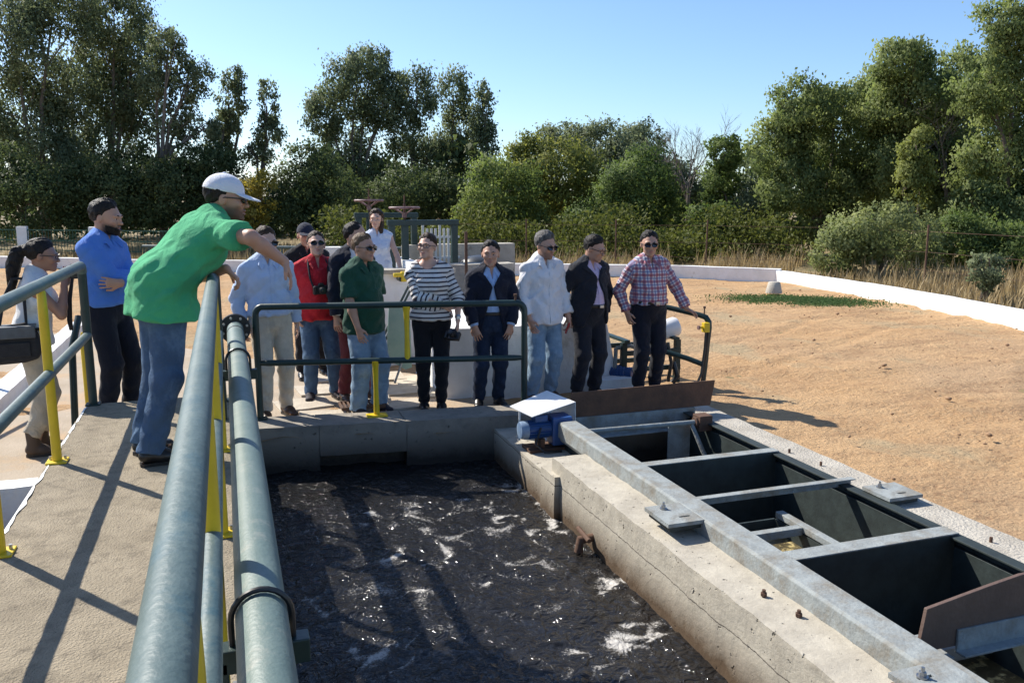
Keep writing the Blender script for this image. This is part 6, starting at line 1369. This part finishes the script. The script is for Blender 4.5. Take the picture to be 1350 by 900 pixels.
def tree(name, label, x, y, kind, leaf, cover, lobes, seed):
    rg = np.random.default_rng(seed); root = empty(name, (x, y, 0), 0, label, 'shrub' if name == 'shrub' else 'tree', 'trees and shrubs beyond the yard')
    C, T, ON = [], [], []
    eu = kind == 'euc'
    for (cx, cy, cz, rx, rz) in lobes:
        ry = rx * (.85 if not eu else .7); area = math.pi * rx * rz
        leaf_ = leaf; n = int(area * cover / (leaf * leaf * .16)); K = max(9, int((46 if not eu else 26) * math.sqrt(area / 6) + 8))
        d = rg.normal(0, 1, (K, 3)); d /= np.linalg.norm(d, axis=1)[:, None]
        rad = rg.uniform(.25, 1.0, (K, 1)) ** .55
        kc = np.array([cx, cy, cz]) + d * rad * np.array([rx, ry, rz]) * .90
        ks = rg.uniform(.15, .30, K) * (rx + rz) / 2 * (1.0 if not eu else .92)
        wgt = ks ** 2; wgt /= wgt.sum(); which = rg.choice(K, n, p=wgt)
        off = rg.normal(0, 1, (n, 3)) * np.array([1, 1, .75 if not eu else 1.25]) * .62
        pc = kc[which] + off * ks[which][:, None]; C.append(pc); on = (pc - kc[which]) / ks[which][:, None] * .45 + (pc - np.array([cx, cy, cz])) / np.array([rx, ry, rz]); ON.append(on / (np.linalg.norm(on, axis=1)[:, None] + 1e-6)); T.append(np.clip(rg.normal(.45, .17, n) + rg.normal(0, .20, K)[which], 0, 1))
    C = np.concatenate(C); T = np.concatenate(T); C[:, 2] = np.maximum(C[:, 2], .05 + rg.uniform(0, .2, len(C)))
    V, Q, A_, NN = leaves(C, leaf, rg, {'euc': .9, 'willow': .8, 'green': .6, 'yellowgreen': .9}.get(kind, .25), T, np.concatenate(ON))
    co = np_mesh('crown', V, Q, LEAF[kind], root, True, {'tint': A_}); at = co.data.attributes.new('custom_normal', 'FLOAT_VECTOR', 'POINT'); at.data.foreach_set('vector', np.ascontiguousarray(NN, np.float32).ravel())
    # trunk and limbs
    b = MB(); bark = PBARK if eu else BARK
    zl = min(l[2] for l in lobes); zt = max(l[2] + l[4] for l in lobes); r0 = .013 * zt + .04
    if name == 'shrub':
        for l_ in lobes:
            for k in range(4):
                a = rg.uniform(0, 6.28); e = (l_[0] + l_[3] * .5 * math.cos(a), l_[1] + l_[3] * .5 * math.sin(a), l_[2] + l_[4] * .4); b.tube([(l_[0] * .1, l_[1] * .1, -.05), ((l_[0] * .1 + e[0]) / 2 + .1, (l_[1] + e[1]) / 2, e[2] * .5), e], [.03, .02, .008], 6)
    else:
        fork = Vector((0, 0, max(zl * .55, .5))); b.tube([(0, 0, -.1), (.03, 0, fork.z * .5), tuple(fork)], [r0 * 1.25, r0, r0 * .85], 9)
        for l_ in lobes:
            c = Vector(l_[:3]); m1 = fork.lerp(c, .5) + Vector((rg.normal(0, .15), rg.normal(0, .15), .25)); b.tube([tuple(fork - Vector((0, 0, .15))), tuple(m1), tuple(c)], [r0 * .6, r0 * .4, r0 * .16], 7)
            for k in range(6):
                a = rg.normal(0, 1, 3); a /= np.linalg.norm(a); a[2] = abs(a[2]) * .8 if rg.random() < .7 else a[2]; e = Vector((c.x + a[0] * l_[3] * .85, c.y + a[1] * l_[3] * .7, c.z + a[2] * l_[4] * .85)); st = m1.lerp(c, rg.uniform(.2, 1))
                b.tube([tuple(st), tuple(st.lerp(e, .5) + Vector((0, 0, .08))), tuple(e)], [r0 * .20, r0 * .12, r0 * .05], 5)
    b.build('trunk', bark, root, smooth=True)
for i, t_ in enumerate(TREES): tree(*t_, seed=100 + i)
# bare dead trees
def bare(x, y, h, label, seed, spread=.5):
    rg = np.random.default_rng(seed); r = empty('bare_tree', (x, y, 0), 0, label, 'tree', 'trees and shrubs beyond the yard')
    b = MB(); top = Vector((rg.normal(0, .2), 0, h * .55)); b.tube([(0, 0, -.1), (.05, 0, h * .3), tuple(top)], [.09, .07, .045], 8); b.build('trunk', PBARK, r, smooth=True)
    def br(p, d, L, rad, lev, m):
        q = p + d * L * .5 + Vector((rg.normal(0, .03), rg.normal(0, .03), 0)); e = q + (d + Vector((rg.normal(0, .15), rg.normal(0, .15), .15))).normalized() * L * .5
        m.tube([tuple(p), tuple(q), tuple(e)], [rad, rad * .7, rad * .4], 5)
        if lev:
            for k in range(4): br(q.lerp(e, rg.uniform(0, 1)), (d + Vector((rg.normal(0, spread), rg.normal(0, spread), rg.uniform(-.1, .3)))).normalized(), L * rg.uniform(.4, .65), rad * .5, lev - 1, m)
    for k in range(6):
        m = MB(); p = Vector((.05, 0, h * .3)).lerp(top, k / 5); br(p, Vector((rg.normal(0, .35), rg.normal(0, .3), 1)).normalized(), h * .42, .03, 3, m); m.build('branch', PBARK, r)
bare(18.85, 32.0, 4.7, 'leafless pale tree standing between the dark green tree and the slim young tree', 1)
bare(19.25, 32.4, 4.2, 'lower leafless tree leaning beside the pale leafless tree', 5)
bare(21.6, 20.8, 4.6, 'grey leafless crown tangled in front of the domed willow', 9, .8)

# far wood closing the gaps under the crowns: reads as one mass
rg = np.random.default_rng(5); n = 42000
uu = rg.uniform(0, 1, n); ang = R(-62) + uu * R(150)
rr = 47 + rg.normal(0, 2.2, n); hh = 3.4 + 1.0 * np.sin(uu * 41) + .8 * np.sin(uu * 97 + 1) + .5 * np.sin(uu * 211)
C = np.stack([np.sin(ang) * rr, np.cos(ang) * rr, rg.uniform(0, 1, n) ** .8 * hh], 1)
V, Q, A_ = leaves(C, .50, rg, .2, np.clip(rg.normal(.4, .2, n), 0, 1))
tag(np_mesh('far_wood', V, Q, LEAF['dark'], None, False, {'tint': A_}), 'dark far wood showing under the tree crowns', 'wood', kind='stuff')

# dry grass and bramble outside the white wall
def grass(name, label, pts, h, m, seed, w=.012, bend=.5):
    rg = np.random.default_rng(seed); n = len(pts); a = rg.uniform(0, 6.28, n); H_ = h * rg.uniform(.4, 1.25, n)
    dx, dy = np.cos(a), np.sin(a); l = rg.uniform(.1, bend, n) * H_
    p = np.column_stack([pts, np.full(n, -.03)]); s1 = np.column_stack([-dy, dx, 0 * a]) * w * rg.uniform(.6, 1.4, (n, 1))
    mid = p + np.column_stack([dx * l * .35, dy * l * .35, H_ * .6]); tip = p + np.column_stack([dx * l, dy * l, H_])
    V = np.stack([p - s1, p + s1, mid + s1 * .7, mid - s1 * .7, tip], 1).reshape(-1, 3); b = np.arange(n)[:, None] * 5
    T = np.concatenate([b + [0, 1, 2], b + [0, 2, 3], b + [3, 2, 4]]); tint = np.repeat(np.clip(rg.normal(.5, .25, n), 0, 1), 5)
    return tag(np_mesh(name, V, T, m, None, False, {'tint': tint}), label, 'grass', kind='stuff')
STRAW = leaf_mat('straw', (.23, .165, .085), (.45, .36, .21), .3); GREENG = leaf_mat('green_grass', (.05, .085, .03), (.13, .20, .08), .3); BRAMB = leaf_mat('bramble_leaf', (.05, .07, .02), (.16, .17, .05), .35)
rg = np.random.default_rng(77)
def outside_pts(n, dmin, dmax, seed, i0=0):
    rg = np.random.default_rng(seed); out = []
    seg = [(np.array(WL[i]), np.array(WL[i + 1])) for i in range(i0, len(WL) - 2)]; ln = np.array([np.linalg.norm(b - a) for a, b in seg]); k = rg.choice(len(seg), n, p=ln / ln.sum()); t = rg.uniform(0, 1, n)
    A0 = np.array([s_[0] for s_ in seg])[k]; A1 = np.array([s_[1] for s_ in seg])[k]; d = A1 - A0; nrm = np.stack([-d[:, 1], d[:, 0]], 1) / np.linalg.norm(d, axis=1)[:, None]
    q = A0 + d * t[:, None] + nrm * (dmin + (dmax - dmin) * rg.uniform(0, 1, n) ** 1.3)[:, None]
    f = np.sin(q[:, 0] * 1.7 + 2 * np.sin(q[:, 1] * .9)) + np.sin(q[:, 1] * 2.3 + q[:, 0]); return q[rg.uniform(-1.6, 2, n) < f + .8]
grass('dry_grass', 'dry straw coloured grass outside the low white wall', outside_pts(40000, .16, 9, 3), .31, STRAW, 4, .014)
grass('tall_dry_weeds', 'taller dry weeds standing by the wire fence', outside_pts(5000, 1.2, 6, 13), .60, STRAW, 14, .010)
q = np.random.default_rng(9).normal(0, 1, (11000, 2)) * [.62, .34] @ np.array([[.8, -.6], [.6, .8]]) + [10.5, 13.5]
grass('grass_patch', 'flat green grass patch beside the concrete marker', q, .025, GREENG, 19, .014)
# bramble bank behind the sluice gates
rg = np.random.default_rng(31); n = 26000; u = rg.uniform(0, 1, n)
C = np.stack([3.0 + u * 14 + rg.normal(0, .3, n), 27.5 - u * 4.6 + rg.normal(0, .9, n), rg.uniform(0, 1, n) * (1.15 + .45 * np.sin(u * 23) + .3 * np.sin(u * 61))], 1)
V, Q, A_ = leaves(C, .13, rg, .1, np.clip(rg.normal(.5, .22, n), 0, 1))
tag(np_mesh('bramble_bank', V, Q, BRAMB, None, False, {'tint': A_}), 'tangled olive bramble bank behind the sluice gates', 'brambles', kind='stuff')
